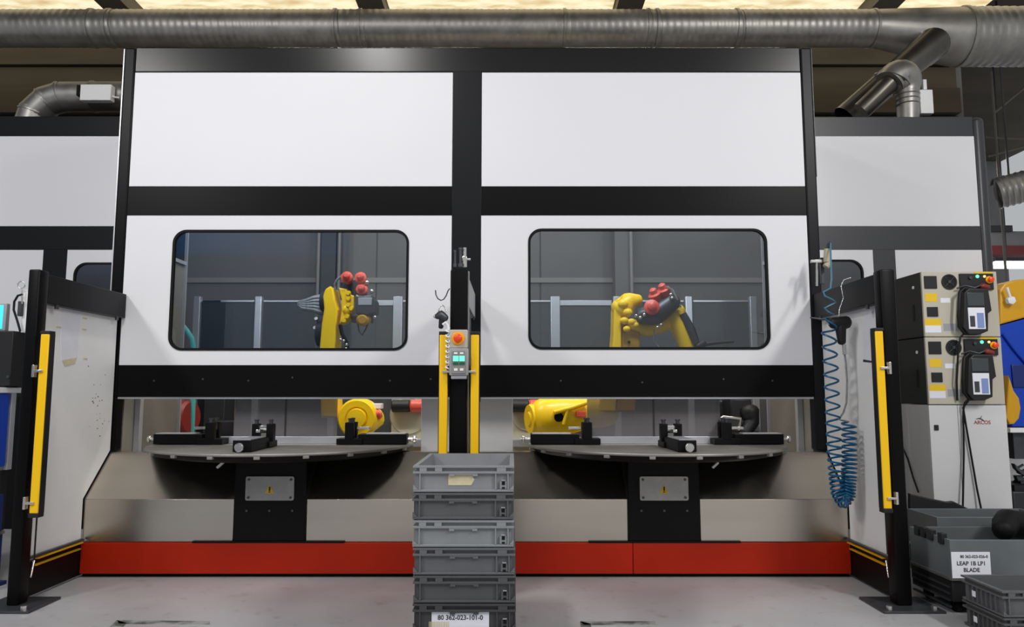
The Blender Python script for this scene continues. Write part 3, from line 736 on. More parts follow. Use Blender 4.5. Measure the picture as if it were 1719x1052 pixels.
t = thing('belt_grinder', 'black belt grinding machine standing behind the right rotary table', 'grinder', (W(1245, 700, 6.3).x, 6.3, 0))
pxbox(MB(), 1225, 668, 1262, 704, 6.2, 0.25, 0.02).build('motor_body', 'dark_plastic', t)
MB().limb([W(1258, 690, 6.2), W(1262, 708, 6.18), W(1250, 726, 6.15)], [0.08, 0.06, 0.05]).build('belt_arm', 'dark_plastic', t)
pxbox(MB(), 1206, 672, 1222, 740, 6.4, 0.1, 0.01).build('column', 'gun_metal', t)
MB().tube([W(1208, 705, 6.15), W(1214, 700, 6.15), W(1243, 703, 6.15), W(1240, 722, 6.15)], 0.016).build('bracket', 'bright_metal', t)
MB().prism([(p.x, p.z) for p in (W(1244, 724, 6.2), W(1278, 724, 6.2), W(1268, 698, 6.2))], 'y', 6.2, 6.25, 0.004).build('deflector', 'box_grey', t)
pxbox(MB(), 1205, 726, 1285, 742, 6.1, 0.4).box(W(1245, 700, 6.3).x - 0.1, W(1245, 700, 6.3).x + 0.1, 6.2, 6.4, 0, W(1245, 735, 6.1).z).build('stand', 'dark_plastic', t)

# safety fence behind the robots
fz = W(800, 504, 7.0).z
fn = thing('safety_fence', 'aluminium framed safety fence with clear panes behind the yellow robots', 'fence', (-0.3, 7.0, 0))
fx = [W(x, 540, 7.0).x for x in (331, 434, 560, 668, 800, 932, 1035, 1156, 1264)]
for i, x in enumerate(fx):
    hw = 0.042 if i in (3, 5) else 0.03
    MB().box(x - hw, x + hw, 6.97, 7.03, 0, fz + 0.035, 0.004).build('fence_post', 'aluminium', fn)
for i in range(len(fx) - 1):
    th = 0.05 if i in (2, 5) else 0.018
    MB().box(fx[i] + 0.045, fx[i + 1] - 0.045, 6.985, 7.015, fz - th, fz, 0.003).build('fence_rail', 'aluminium', fn)
    MB().box(fx[i] + 0.04, fx[i + 1] - 0.04, 6.997, 7.003, 0.15, fz - th).build('fence_pane', 'fence_glass', fn)
for x0, x1 in ((-2.75, fx[0]), (fx[-1], 2.3)):
    MB().box(x0, x1, 6.985, 7.015, fz - 0.018, fz, 0.003).build('fence_rail', 'aluminium', fn)
    MB().box(x0 + 0.04, x1 - 0.04, 6.997, 7.003, 0.15, fz - 0.02).build('fence_pane', 'fence_glass', fn)

# ------------------------------------------------------------------ safety barriers
def barrier(label, xin, xo, side, paper=None, skirt=True):
    """side: +1 inner face looks to +x.  xin inner face, xo outer face of the post"""
    x0, x1 = min(xin, xo), max(xin, xo)
    t = thing('safety_barrier', label, 'barrier', ((x0 + x1) / 2, 3.77, 0), 'barriers standing out from the cell front')
    MB().box(x0, x1, 3.73, 3.81, 0.012, 1.66, 0.009, 3).build('post', 'black_paint', t)
    ri = xin - 0.004 * side; ro = ri - 0.05 * side
    MB().box(min(ri, ro), max(ri, ro), 3.81, 4.592, 1.495, 1.645, 0.004).build('top_rail', 'charcoal_frame' if skirt else 'box_grey', t)  # centre rail paler: glancing light on its side put into the colour
    for y in (3.9, 4.5):
        MB().box(ri - 0.004 * side - 0.005, ri - 0.004 * side + 0.005, y - 0.012, y + 0.012, 1.475, 1.497).build('panel_clip', 'gun_metal', t)
    pi = xin - 0.05 * side
    if skirt:
        MB().prism([(3.81, 0.215), (4.325, 0.215), (4.325, 0.437), (4.585, 0.69), (4.585, 1.495), (3.81, 1.495)], 'x', min(pi, pi - 0.012 * side), max(pi, pi - 0.012 * side)).build('panel', 'barrier_white', t)
        MB().box(min(pi, pi - 0.03 * side), max(pi, pi - 0.03 * side), 3.81, 4.44, 0.012, 0.185, 0.003).build('skirt', 'black_satin', t)
        a = pi + 0.005 * side
        for z, o_ in ((0.2, 0.028), (0.165, 0.016)):
            MB().box(min(a, a + o_ * side), max(a, a + o_ * side), 3.9, 4.3, z - 0.004, z + 0.004, 0.0015).build('guard_strip', 'machine_yellow', t)
        MB().box(min(a, a + 0.02 * side), max(a, a + 0.02 * side), 3.82, 4.32, 0.207, 0.218).build('channel', 'gun_metal', t)
        MB().tube([(a + 0.012 * side, 3.89, 0.19), (a + 0.02 * side, 3.86, 0.13), (a + 0.02 * side, 3.855, 0.115)], 0.006).build('stay', 'bright_metal', t)
        MB().box(x0 - 0.11, x1 + 0.11, 3.64, 3.9, 0, 0.012, 0.003).build('base_plate', 'gun_metal', t)
        for sx in (x0 - 0.07, x1 + 0.07):
            MB().cyl((sx, 3.67, 0.012), (sx, 3.67, 0.03), 0.014, n=6).build('anchor_bolt', 'bright_metal', t)
    else:
        MB().box(x0 + 0.015, x1 - 0.015, 3.81, 4.33, 0.21, 1.495).build('panel', 'black_satin', t)
        MB().box(x0 - 0.08, x1 + 0.08, 3.66, 3.9, 0, 0.012, 0.003).build('base_plate', 'gun_metal', t)
        MB().box(x1 - 0.006, x1 + 0.004, 3.8, 3.81, 0.5, 1.66).build('edge_strip', 'aluminium', t)
    return t


b1 = barrier('left safety barrier, white panel with torn paper remains beside blue equipment', -2.392, -2.45, 1)
b2 = barrier('centre safety barrier with black post behind the crate stack', -0.224, -0.312, 1, skirt=False)
b3 = barrier('right safety barrier, white panel behind the coiled blue hose', 1.866, 1.94, -1)
# paper remains taped to the panels
t = thing('paper_sheet', 'torn white paper stuck to the left barrier panel', 'paper', (-2.441, 4.02, 1.2))
def on_x(px, py, X):
    for k in range(400):
        Y = 3.5 + k * 0.004
        if abs(W(px, py, Y).x) >= abs(X): return (Y, W(px, py, Y).z)
xs = -2.442
poly = [on_x(px, py, xs) for px, py in ((104, 520), (134, 524), (131, 572), (128, 606), (115, 603), (103, 606), (101, 570))]
MB().prism(poly, 'x', xs, xs + 0.002).build('sheet', 'paper', t)
poly = [on_x(px, py, xs) for px, py in ((104, 604), (128, 600), (124, 610), (107, 614))]
MB().prism(poly, 'x', xs, xs + 0.003).build('tape_scrap', 'old_paper', t)
for px, py in ((98, 549), (142, 534), (141, 553), (143, 602)):
    y, z = on_x(px, py, xs); MB().box(xs, xs + 0.0015, y - 0.02, y + 0.02, z - 0.005, z + 0.004).build('tape_mark', 'old_paper', t)
sc_ = MB()
for k in range(26):
    px, py = random.gauss(165, 9), random.gauss(690, 30); y, z = on_x(px, py, xs); q_ = random.uniform(0.002, 0.006)
    sc_.prism([(y + q_ * math.cos(a * PI / 3), z + q_ * 0.8 * math.sin(a * PI / 3)) for a in range(6)], 'x', xs, xs + 0.0008)
o = sc_.build('scuff_marks', 'beam_grey', b1); o['kind'] = 'stuff'
t = thing('paper_sheet', 'white document sheet taped to the right barrier panel', 'paper', (1.916, 3.95, 1.2))
xs = 1.916
poly = [on_x(px, py, xs) for px, py in ((1455, 521), (1478, 516), (1479, 560), (1472, 604), (1451, 607), (1450, 560))]
MB().prism(poly, 'x', xs - 0.002, xs).build('sheet', 'paper', t)
poly = [on_x(px, py, xs) for px, py in ((1450, 603), (1472, 607), (1472, 609), (1450, 607))]
MB().prism(poly, 'x', xs - 0.003, xs).build('tape_mark', 'ink', t)

# light curtains
def curtain(label, px0, px1, ytop, ybot, Y, bracket_side, grp='yellow light curtains on the barrier posts'):
    a, b_ = W(px0, 640, Y), W(px1, 640, Y); zt_ = W(px0, ytop, Y).z; zb_ = W(px0, ybot, Y).z
    t = thing('light_curtain', label, 'light curtain', ((a.x + b_.x) / 2, Y + 0.02, zb_), grp)
    MB().box(a.x, b_.x, Y, Y + 0.04, zb_ + 0.02, zt_ - 0.015, 0.005).build('housing', 'yellow_curtain', t)
    xi = b_.x if bracket_side < 0 else a.x
    MB().box(a.x - 0.003, b_.x + 0.003, Y - 0.002, Y + 0.045, zt_ - 0.016, zt_, 0.003).build('end_cap', 'dark_plastic', t)
    MB().box(a.x - 0.003, b_.x + 0.003, Y - 0.002, Y + 0.045, zb_, zb_ + 0.022, 0.003).build('end_cap', 'dark_plastic', t)
    MB().box(xi - 0.003, xi + 0.003, Y + 0.004, Y + 0.044, zb_ + 0.02, zt_ - 0.015).build('optic_strip', 'dark_plastic', t)
    xo = a.x if bracket_side < 0 else b_.x
    for z in (zt_ - 0.2, zb_ + 0.07):
        MB().box(xo - 0.024, xo + 0.024, Y - 0.008, Y + 0.006, z - 0.006, z + 0.006, 0.002).box(xo + bracket_side * 0.024 - 0.006, xo + bracket_side * 0.024 + 0.006, Y - 0.006, Y + 0.02, z - 0.03, z + 0.03, 0.002).build('bracket', 'bright_metal', t)
    MB().tube([((a.x + b_.x) / 2, Y + 0.03, zb_), ((a.x + b_.x) / 2, Y + 0.03, zb_ - 0.2)], 0.004).build('cable', 'cable_black', t)
    return t


curtain('yellow light curtain on the left barrier post, beside blue equipment', 63, 78, 555, 869, 3.7, -1)
curtain('yellow light curtain on the left side of the centre post', 737, 751, 556, 850, 3.7, 1)
curtain('yellow light curtain on the right side of the centre post', 790, 804, 556, 850, 3.7, -1)
curtain('yellow light curtain on the right barrier post, near the controllers', 1473, 1487, 550, 861, 3.7, 1)

# control station on the centre post
cs = thing('control_station', 'grey push-button control box on the centre post with orange stop button', 'control box', (-0.27, 3.71, 1.1))
pxbox(MB(), 755, 553, 785, 584, 3.675, 0.055, 0.005).build('upper_housing', 'beige_case', cs)
pxbox(MB(), 754, 584, 786, 630, 3.665, 0.065, 0.006).build('lower_housing', 'box_grey', cs)
pxbox(MB(), 757, 630, 783, 636, 3.67, 0.06, 0.004).build('cable_gland', 'box_grey', cs)
c = W(769, 568, 3.675); o = MB().cyl(c, c + Vector((0, -0.006, 0)), 0.033, n=24, bev=0.002).build('stop_collar', 'estop_yellow', cs)
MB().lathe(c, (0, -1, 0), [(0.006, 0.012), (0.012, 0.013), (0.014, 0.021), (0.022, 0.021), (0.027, 0.015), (0.028, 0.0005)], 24).build('stop_button', 'estop_red', o)
p = pxbox(MB(), 758, 588, 782, 627, 3.661, 0.005, 0.002).build('face_plate', 'galvanised', cs)
for x0 in (760.5, 771): pxbox(MB(), x0, 597, x0 + 9, 606, 3.655, 0.007, 0.0015).build('green_button', 'lamp_green', p)
for x0 in (760.5, 771): pxbox(MB(), x0, 608, x0 + 9, 612, 3.657, 0.005).build('name_tag', 'navy_green', p) if 'navy_green' in MATS else pxbox(MB(), x0, 608, x0 + 9, 612, 3.657, 0.005).build('name_tag', mat('navy_green', (16, 82, 62), 0.5), p)
for x0 in (762, 772): pxbox(MB(), x0, 618, x0 + 6, 622, 3.658, 0.004).build('name_tag', 'white_plastic', p)
for x0 in (762, 772): pxbox(MB(), x0, 591, x0 + 6, 594, 3.658, 0.004).build('name_tag', 'white_plastic', p)
t = thing('coiled_cable', 'small white coiled cable hanging left of the control box', 'cable', W(752, 615, 3.68))
c0, c1 = W(751.5, 550, 3.69), W(751.5, 620, 3.69); pts = []
for k in range(8 * 14 + 1):
    a = 2 * PI * k / 14; p = c0.lerp(c1, k / (8 * 14)); pts.append(p + Vector((math.cos(a) * 0.009, math.sin(a) * 0.009, 0)))
MB().tube(pts, 0.0042, 6).build('coil', 'white_plastic', t)
# fittings on the post top
t = thing('pneumatic_fitting', 'silver pneumatic fittings standing on top of the centre post', 'fitting', W(770, 448, 3.75))
for px, y0, y1, r in ((764, 420, 448, 0.006), (773, 416, 448, 0.008)):
    p, q = W(px, y1, 3.76), W(px, y0, 3.76); MB().cyl(p, q, r, n=10).cyl(p, p + Vector((0, 0, 0.018)), r * 1.7, n=8).cyl(q - Vector((0, 0, 0.008)), q, r * 1.3, n=8).build('bolt', 'gun_metal', t)
p = W(780, 448, 3.77); MB().cyl(p, p + Vector((0, 0, 0.035)), 0.012, n=10).box(p.x - 0.012, p.x + 0.012, p.y - 0.012, p.y + 0.012, p.z + 0.03, p.z + 0.055, 0.003).cyl(p + Vector((0, 0, 0.055)), p + Vector((0, 0, 0.1)), 0.009, n=10).cyl(p + Vector((0.01, 0, 0.04)), p + Vector((0.03, 0, 0.04)), 0.006, n=8).build('valve', 'bright_metal', t)
# hook and blow gun left of the post
t = thing('wire_hook', 'bent wire hook sticking out left from the centre post', 'hook', W(752, 490, 3.75))
MB().tube([W(x, y, 3.72) for x, y in ((755, 484), (752, 488), (749, 496), (745, 502), (740, 504), (735, 501), (732, 495), (731, 487))], 0.0032, 8).build('wire', 'gun_metal', t)
t = thing('blow_gun', 'small silver and black blow gun hanging left of the centre post', 'blow gun', W(741, 550, 3.7))
MB().limb([W(733, 531, 3.7), W(740, 529, 3.7), W(748, 534, 3.7)], [0.014, 0.026, 0.018], 12).build('head', 'gun_metal', t)
MB().limb([W(742, 535, 3.7), W(740, 549, 3.7)], [0.015, 0.012], 10).build('grip', 'dark_plastic', t)
MB().tube([W(736, 522, 3.7), W(738, 515, 3.7), W(743, 512, 3.7), W(747, 516, 3.7), W(749, 524, 3.7)], 0.003).build('hanger', 'bright_metal', t)
MB().tube([W(743, 545, 3.69), W(748, 541, 3.69), W(752, 546, 3.69), W(753, 554, 3.69)], 0.007).build('hose_tail', 'white_plastic', t)
MB().sph(W(730, 531, 3.7), 0.008).build('nozzle', 'bright_metal', t)

# ------------------------------------------------------------------ air hose and gun by the right barrier
YH = 4.1
t = thing('air_gun', 'black air gun hung by its hook on the right barrier above the coiled hose', 'air gun', W(1408, 580, YH))
gb = MB().limb([W(1398, 542, YH), W(1421, 541, YH)], [0.032, 0.036], 14).build('gun_body', 'dark_plastic', t)
MB().limb([W(1411, 548, YH), W(1413, 574, YH)], [0.03, 0.022], 12).build('grip', 'dark_plastic', t)
MB().tube([W(1398, 540, YH), W(1384, 536, YH), W(1360, 533, YH)], [0.008, 0.006, 0.004]).build('nozzle', 'gun_metal', t)
MB().tube([W(1399, 546, YH), W(1390, 543, YH), W(1384, 537, YH)], 0.004).build('trigger', 'bright_metal', t)
MB().cyl(W(1417, 578, YH), W(1418, 595, YH), 0.011, n=10).build('coupling', 'bright_metal', t)
MB().tube([W(1408, 538, YH), W(1409, 520, YH), W(1416, 500, YH), W(1412, 480, YH), W(1416, 470, YH), W(1428, 466, YH)], 0.003).build('hanger', 'bright_metal', t)
hs = thing('coiled_air_hose', 'blue coiled air hose hanging in a loop in front of the right barrier', 'hose', W(1410, 856, 4.05))
path = [W(*p, YH) for p in ((1400, 528), (1391, 555), (1395, 620), (1398, 690), (1400, 740), (1403, 790), (1407, 825), (1415, 842), (1423, 830), (1425, 800), (1426, 760), (1425, 708))]
dens = [24, 23, 21, 18, 13, 7.5, 4.8, 4.2, 4.8, 7, 9.5, 5]   # px per turn along the path
ph = 0; pts = []
Rr = 0.036
for i in range(len(path) - 1):
    a_, b_ = path[i], path[i + 1]; L = (b_ - a_).length; turns = L / (dens[i] * YH / FPX); n = max(2, int(turns * 12))
    for k in range(n):
        p = a_.lerp(b_, k / n); Tn = (path[min(i + 2, len(path) - 1)] - path[max(i - 1, 0)]) if k > n * 0.8 else (b_ - a_)
        T0 = (path[i] - path[i - 1]).normalized() if i else (b_ - a_).normalized()
        T1 = (b_ - a_).normalized(); T2 = (path[i + 2] - b_).normalized() if i + 2 < len(path) else T1
        f = k / n; T = ((T0 + T1) * (1 - f) + (T1 + T2) * f).normalized()
        N = T.cross(Vector((0, 1, 0))).normalized()
        pts.append(p + N * math.cos(ph) * Rr + Vector((0, 1, 0)) * math.sin(ph) * Rr); ph += 2 * PI * turns / n
MB().tube(pts, 0.0058, 6).build('coil', 'hose_blue', hs)
MB().tube([W(1394, 408, YH + 0.3), W(1395, 440, YH + 0.25), W(1396, 468, YH + 0.1), W(1394, 484, YH), W(1382, 490, YH), W(1385, 497, YH - 0.02), W(1398, 503, YH - 0.02), W(1403, 507, YH), W(1394, 512, YH), W(1384, 517, YH), W(1390, 523, YH), W(1400, 528, YH)], 0.0052, 8).build('supply_end', mat('hose_teal', (70, 120, 148), 0.35), hs)
MB().tube([path[-1], W(1418, 706, YH), W(1408, 704, YH), W(1416, 692, YH), W(1421, 676, YH), W(1422, 640, YH), W(1420, 610, YH), W(1418, 595, YH)], 0.0055, 8).build('gun_end', 'hose_grey', hs)
t = thing('air_valve', 'brass and silver shut-off valve at the top of the blue hose', 'valve', W(1388, 440, 4.4))
MB().cyl(W(1388, 440, 4.42), W(1389, 418, 4.42), 0.02, n=12).cyl(W(1386, 448, 4.42), W(1392, 440, 4.42), 0.02, n=10).build('valve_body', 'beige_guard', t)
MB().tube([W(1389, 420, 4.42), W(1391, 410, 4.41), W(1394, 408, 4.4)], 0.012).build('outlet_elbow', 'gun_metal', t)
MB().cyl(W(1371, 480, 4.44), W(1371, 440, 4.44), 0.008, n=8).box(W(1371, 438, 4.44).x - 0.035, W(1371, 438, 4.44).x + 0.03, 4.43, 4.45, W(1371, 441, 4.44).z, W(1371, 436, 4.44).z, 0.002).build('bracket', 'bright_metal', t)
pxbox(MB(), 1378, 432, 1384, 476, 4.46, 0.02, 0.002).build('back_strap', 'gun_metal', t)

# ------------------------------------------------------------------ crates
def make_crate(Wd, Dp, H, m, right_only=True):
    """euro container, front on -y, origin at base centre"""
    t = thing('storage_crate', 'x', 'crate')
    x, y = Wd / 2, Dp / 2; bi = 0.012; th = 0.006
    b_ = MB()
    b_.box(-x + bi, x - bi, -y + bi, y - bi, 0.0, 0.006)
    b_.box(-x + bi, x - bi, -y + bi, -y + bi + th, 0.006, H).box(-x + bi, x - bi, y - bi - th, y - bi, 0.006, H)
    b_.box(-x + bi, -x + bi + th, -y + bi + th, y - bi - th, 0.006, H).box(x - bi - th, x - bi, -y + bi + th, y - bi - th, 0.006, H)
    b_.build('body', m, t)

    def ring(mb, z0, z1, out):
        mb.box(-x + out, x - out, -y + out, -y + bi, z0, z1, 0.001).box(-x + out, x - out, y - bi, y - out, z0, z1, 0.001)
        mb.box(-x + out, -x + bi, -y + bi, y - bi, z0, z1, 0.001).box(x - bi, x - out, -y + bi, y - bi, z0, z1, 0.001)
        return mb
    ring(MB(), H - 0.008, H, 0.0).build('rim', m, t)
    ring(MB(), H - 0.03, H - 0.022, 0.0).build('lower_flange', m, t)
    ring(MB(), 0.004, 0.012, 0.002).build('foot_flange', m, t)
    for xx in (-x + 0.04, -x + 0.1, x - 0.05):   # blocks between the two rim flanges
        wv = 0.014 if xx < 0 else 0.018
        MB().box(xx - wv, xx + wv, -y, -y + bi, H - 0.022, H - 0.008).build('rim_block', m, t)
        MB().box(xx - wv, xx + wv, y - bi, y, H - 0.022, H - 0.008).build('rim_block', m, t)
    for xx in (-x + 0.028, x - 0.072, x - 0.024):
        MB().box(xx - 0.0025, xx + 0.0025, -y + 0.001, -y + bi, 0.012, H - 0.03).build('rib', m, t)
    for s in (-1, 1):
        for k in range(7):
            yy = -y + 0.05 + k * (Dp - 0.1) / 6
            MB().box(s * (x - bi) if s > 0 else -x + 0.001, x - 0.001 if s > 0 else -x + bi, yy - 0.0025, yy + 0.0025, 0.012, H - 0.03).build('rib', m, t)
    MB().box(-0.055, 0.055, -y + 0.001, -y + bi, H - 0.034, H - 0.03).box(-0.055, -0.035, -y + 0.001, -y + bi, H - 0.04, H - 0.034).box(0.035, 0.055, -y + 0.001, -y + bi, H - 0.04, H - 0.034).build('handle_lip', m, t)
    lp = MB().box(x - 0.056, x - 0.028, -y + 0.004, -y + bi, 0.014, H - 0.06, 0.001).build('latch_plate', m, t)
    MB().box(x - 0.048, x - 0.036, -y + 0.0025, -y + 0.004, 0.03, 0.044).box(x - 0.048, x - 0.036, -y + 0.0025, -y + 0.004, 0.016, 0.022).build('slot', 'rubber', lp)
    MB().box(x - 0.05, x - 0.034, -y + 0.001, -y + 0.004, 0.046, 0.05).build('latch_tab', 'box_grey', lp)
    for sx in (-1, 1):
        MB().prism([(sx * (x - 0.002), 0.012), (sx * (x - 0.02), 0.012), (sx * (x - 0.002), 0.03)], 'y', -y + 0.001, -y + bi).build('corner_gusset', m, t)
    return t


PITCH, H = 0.104, 0.1035
tops = ['top crate of the centre stack, light grey, open, with a yellowed paper tag',
        'dark grey crate second from the top of the centre stack', 'light grey crate third from the top of the centre stack',
        'grey crate fourth from the top of the centre stack', 'dark grey crate fifth from the top of the centre stack',
        'darkest crate low in the centre stack with a white number label']
offs = [0.0, -0.001, 0.0, 0.004, 0.006, 0.006]
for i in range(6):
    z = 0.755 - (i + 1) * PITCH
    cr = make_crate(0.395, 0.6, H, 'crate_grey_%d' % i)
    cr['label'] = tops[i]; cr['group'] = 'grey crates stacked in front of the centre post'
    if i == 0:
        pts = [(-0.06, 0.028), (0.03, 0.028), (0.042, 0.05), (0.03, 0.072), (-0.06, 0.072)]
        MB().prism(pts, 'y', -0.2895, -0.288).build('paper_tag', 'old_paper', cr)
    if i == 5:
        lb = MB().box(-0.125, 0.095, -0.2905, -0.2885, 0.012, 0.078).build('number_label', 'paper', cr)
        text('80 362-023-101-0', 0.0245, (-0.015, -0.2908, 0.05), 'ink', lb, sx=0.98)
        bars = MB(); xx = -0.135
        for k in range(14):
            wv = random.choice((0.002, 0.003, 0.005)); bars.box(xx, xx + wv, -0.2915, -0.2905, 0.006, 0.036); xx += wv + random.choice((0.002, 0.003))
        bars.build('barcode', 'old_paper', lb)
    cr.location = (-0.189 + offs[i], 2.95 + 0.3, z)
# lowest crate is only its rim below the picture: still stands under the pile
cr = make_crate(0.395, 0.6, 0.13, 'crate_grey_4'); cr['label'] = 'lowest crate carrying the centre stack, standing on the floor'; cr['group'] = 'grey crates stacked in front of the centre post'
cr.location = (-0.183, 3.25, 0)
c = W(1682, 988, 3.2)
for k, lab in enumerate(('lower of the two small grey crates at the bottom right corner', 'upper of the two small grey crates at the bottom right corner')):
    cr = make_crate(0.42, 0.29, 0.108, 'crate_grey_%d' % (1 if k else 4)); cr['label'] = lab; cr['group'] = 'small crates at the bottom right'
    for y in (-0.05, ):
        MB().box(-0.2105, -0.209, -0.1 + 0.14, -0.1 + 0.165, 0.035, 0.06).build('sticker', 'paper', cr)
    cr.location = (c.x + 0.21, 3.2 + 0.145, k * 0.1085)

# ------------------------------------------------------------------ steel bins with label, on a dolly
def steel_bin(name, label, x0, x1, y0, y1, z0, z1, m='bin_steel', th=0.012):
    t = thing(name, label, 'bin', ((x0 + x1) / 2, (y0 + y1) / 2, z0), 'grey bins by the right barrier')
    MB().box(x0, x1, y0, y0 + th, z0, z1, 0.002).build('front_wall', m, t)
    MB().box(x0, x1, y1 - th, y1, z0, z1, 0.002).build('back_wall', m, t)
    MB().box(x0, x0 + th, y0 + th, y1 - th, z0, z1, 0.002).build('side_wall', m, t)
    MB().box(x1 - th, x1, y0 + th, y1 - th, z0, z1, 0.002).build('side_wall', m, t)
    MB().box(x0 + th, x1 - th, y0 + th, y1 - th, z0, z0 + 0.01).build('bottom', m, t)
    MB().box(x0 - 0.006, x1 + 0.006, y0 - 0.008, y0, z0, z0 + 0.012).box(x0 - 0.008, x0, y0, y1, z0, z0 + 0.012).build('base_flange', 'galvanised', t)
    return t


ya = 3.62; ca = W(1594, 906, ya); cb = W(1594, 974, ya)
bnA = steel_bin('parts_bin', 'grey steel bin with a white printed sheet, in front at lower right', ca.x, ca.x + 0.75, ya, ya + 0.36, cb.z, ca.z)
for px in (1541, 1551, 1563, 1580):
    y, z = on_x(px, 885, ca.x); yy = min(y, ya + 0.33)
    MB().box(ca.x - 0.012, ca.x + 0.016, yy - 0.02, yy + 0.02, ca.z - 0.03, ca.z + 0.022, 0.004).build('stacking_lug', 'dark_plastic', bnA)
p0, p1 = W(1596, 926, ya), W(1664, 972, ya)
lb = MB().box(p0.x, p1.x, ya - 0.003, ya - 0.0005, p1.z, p0.z).build('label_sheet', 'paper', bnA)
cx = (p0.x + p1.x) / 2; hh = p0.z - p1.z
text('80 362-023-026-0', 0.019, (cx + 0.015, ya - 0.0035, p0.z - hh * 0.17), 'ink', lb, sx=0.95)
text('LEAP 1B LP1', 0.026, (cx, ya - 0.0035, p0.z - hh * 0.42), 'ink', lb)
text('BLADE', 0.026, (cx, ya - 0.0035, p0.z - hh * 0.66), 'ink', lb)
yb = 4.0
cb2 = W(1528, 853, yb + 0.3)
bnB = steel_bin('parts_bin', 'grey steel bin behind the labelled one, lined with black sheet', cb2.x - 0.02, cb2.x + 0.62, yb, yb + 0.3, 0.2, cb2.z)
t = thing('liner_sheet', 'black plastic sheet standing up along the back of the rear grey bin', 'plastic sheet', (cb2.x + 0.2, 4.32, 0.2))
pts = [W(x, y, 4.32) for x, y in ((1527, 828), (1560, 836), (1590, 842), (1600, 841), (1625, 853), (1700, 872), (1700, 905), (1527, 905))]
MB().prism([(p.x, p.z) for p in pts], 'y', 4.315, 4.345, 0.006).box(pts[0].x, pts[0].x + 0.6, 4.315, 4.345, 0, 0.35).build('sheet', 'dark_plastic', t)
t = thing('rubber_sleeve', 'black rolled rubber sleeve lying in the labelled grey bin', 'sleeve', W(1690, 890, 3.8))
MB().limb([W(1684, 890, 3.78), W(1690, 876, 3.86), W(1740, 886, 3.9)], [0.05, 0.065, 0.07], 14).build('roll', 'rubber', t)
dl = thing('bin_dolly', 'black slatted dolly carrying the grey bins at lower right', 'dolly', (ca.x + 0.35, 3.9, 0))
MB().box(ca.x + 0.0, ca.x + 0.75, ya + 0.0, ya + 0.36, 0.06, cb.z - 0.002, 0.006).build('front_body', 'dark_plastic', dl)
MB().box(cb2.x - 0.02, cb2.x + 0.62, yb + 0.0, yb + 0.3, 0.06, 0.198, 0.006).build('rear_body', 'dark_plastic', dl)
for k in range(4):
    MB().box(ca.x - 0.008, ca.x + 0.004, ya + 0.02, ya + 0.34, 0.03 + k * 0.03, 0.038 + k * 0.03).build('slat', 'gun_metal', dl)
for x in (ca.x + 0.05, ca.x + 0.6):
    for y in (ya + 0.06, ya + 0.3, yb + 0.22):
        MB().cyl((x - 0.012, y, 0.03), (x + 0.012, y, 0.03), 0.03, n=16).box(x - 0.016, x + 0.016, y - 0.01, y + 0.01, 0.03, 0.065).build('castor', 'rubber', dl)

# ------------------------------------------------------------------ robot controllers on their cabinet
CY = 4.4
cx0, cx1 = 2.444, 2.896
cab = thing('controller_cabinet', 'tall white cabinet with a red logo under the two robot controllers', 'cabinet', ((cx0 + cx1) / 2, CY + 0.25, 0))
seam = W(1612, 760, CY).x
MB().box(cx0, cx1, CY + 0.012, CY + 0.5, 0.03, 0.966, 0.004).build('body', 'cabinet_white', cab)
MB().box(cx0 + 0.02, cx1 - 0.02, CY + 0.03, CY + 0.48, 0, 0.03).build('plinth', 'dark_plastic', cab)
d1 = MB().box(cx0, seam - 0.0015, CY, CY + 0.012, 0.035, 0.964, 0.002).build('door', 'cabinet_white', cab)
d2 = MB().box(seam + 0.0015, cx1, CY, CY + 0.012, 0.035, 0.964, 0.002).build('door', 'cabinet_white', cab)
pxbox(MB(), 1569, 713, 1576, 722, CY - 0.006, 0.006, 0.001).build('lock', 'dark_plastic', d1)
c = W(1649, 709, CY); text('ARCOS', 0.03, (c.x, CY - 0.0006, c.z), 'logo_red', d2, sx=1.0)
MB().tube([W(x, y, CY - 0.001) for x, y in ((1638, 703), (1644, 702), (1649, 704), (1653, 707))], [0.001, 0.003, 0.0028, 0.001], 6).tube([W(1646, 702, CY - 0.001), W(1648, 697.5, CY - 0.001)], [0.002, 0.001], 6).build('logo_mark', 'ink', d2)


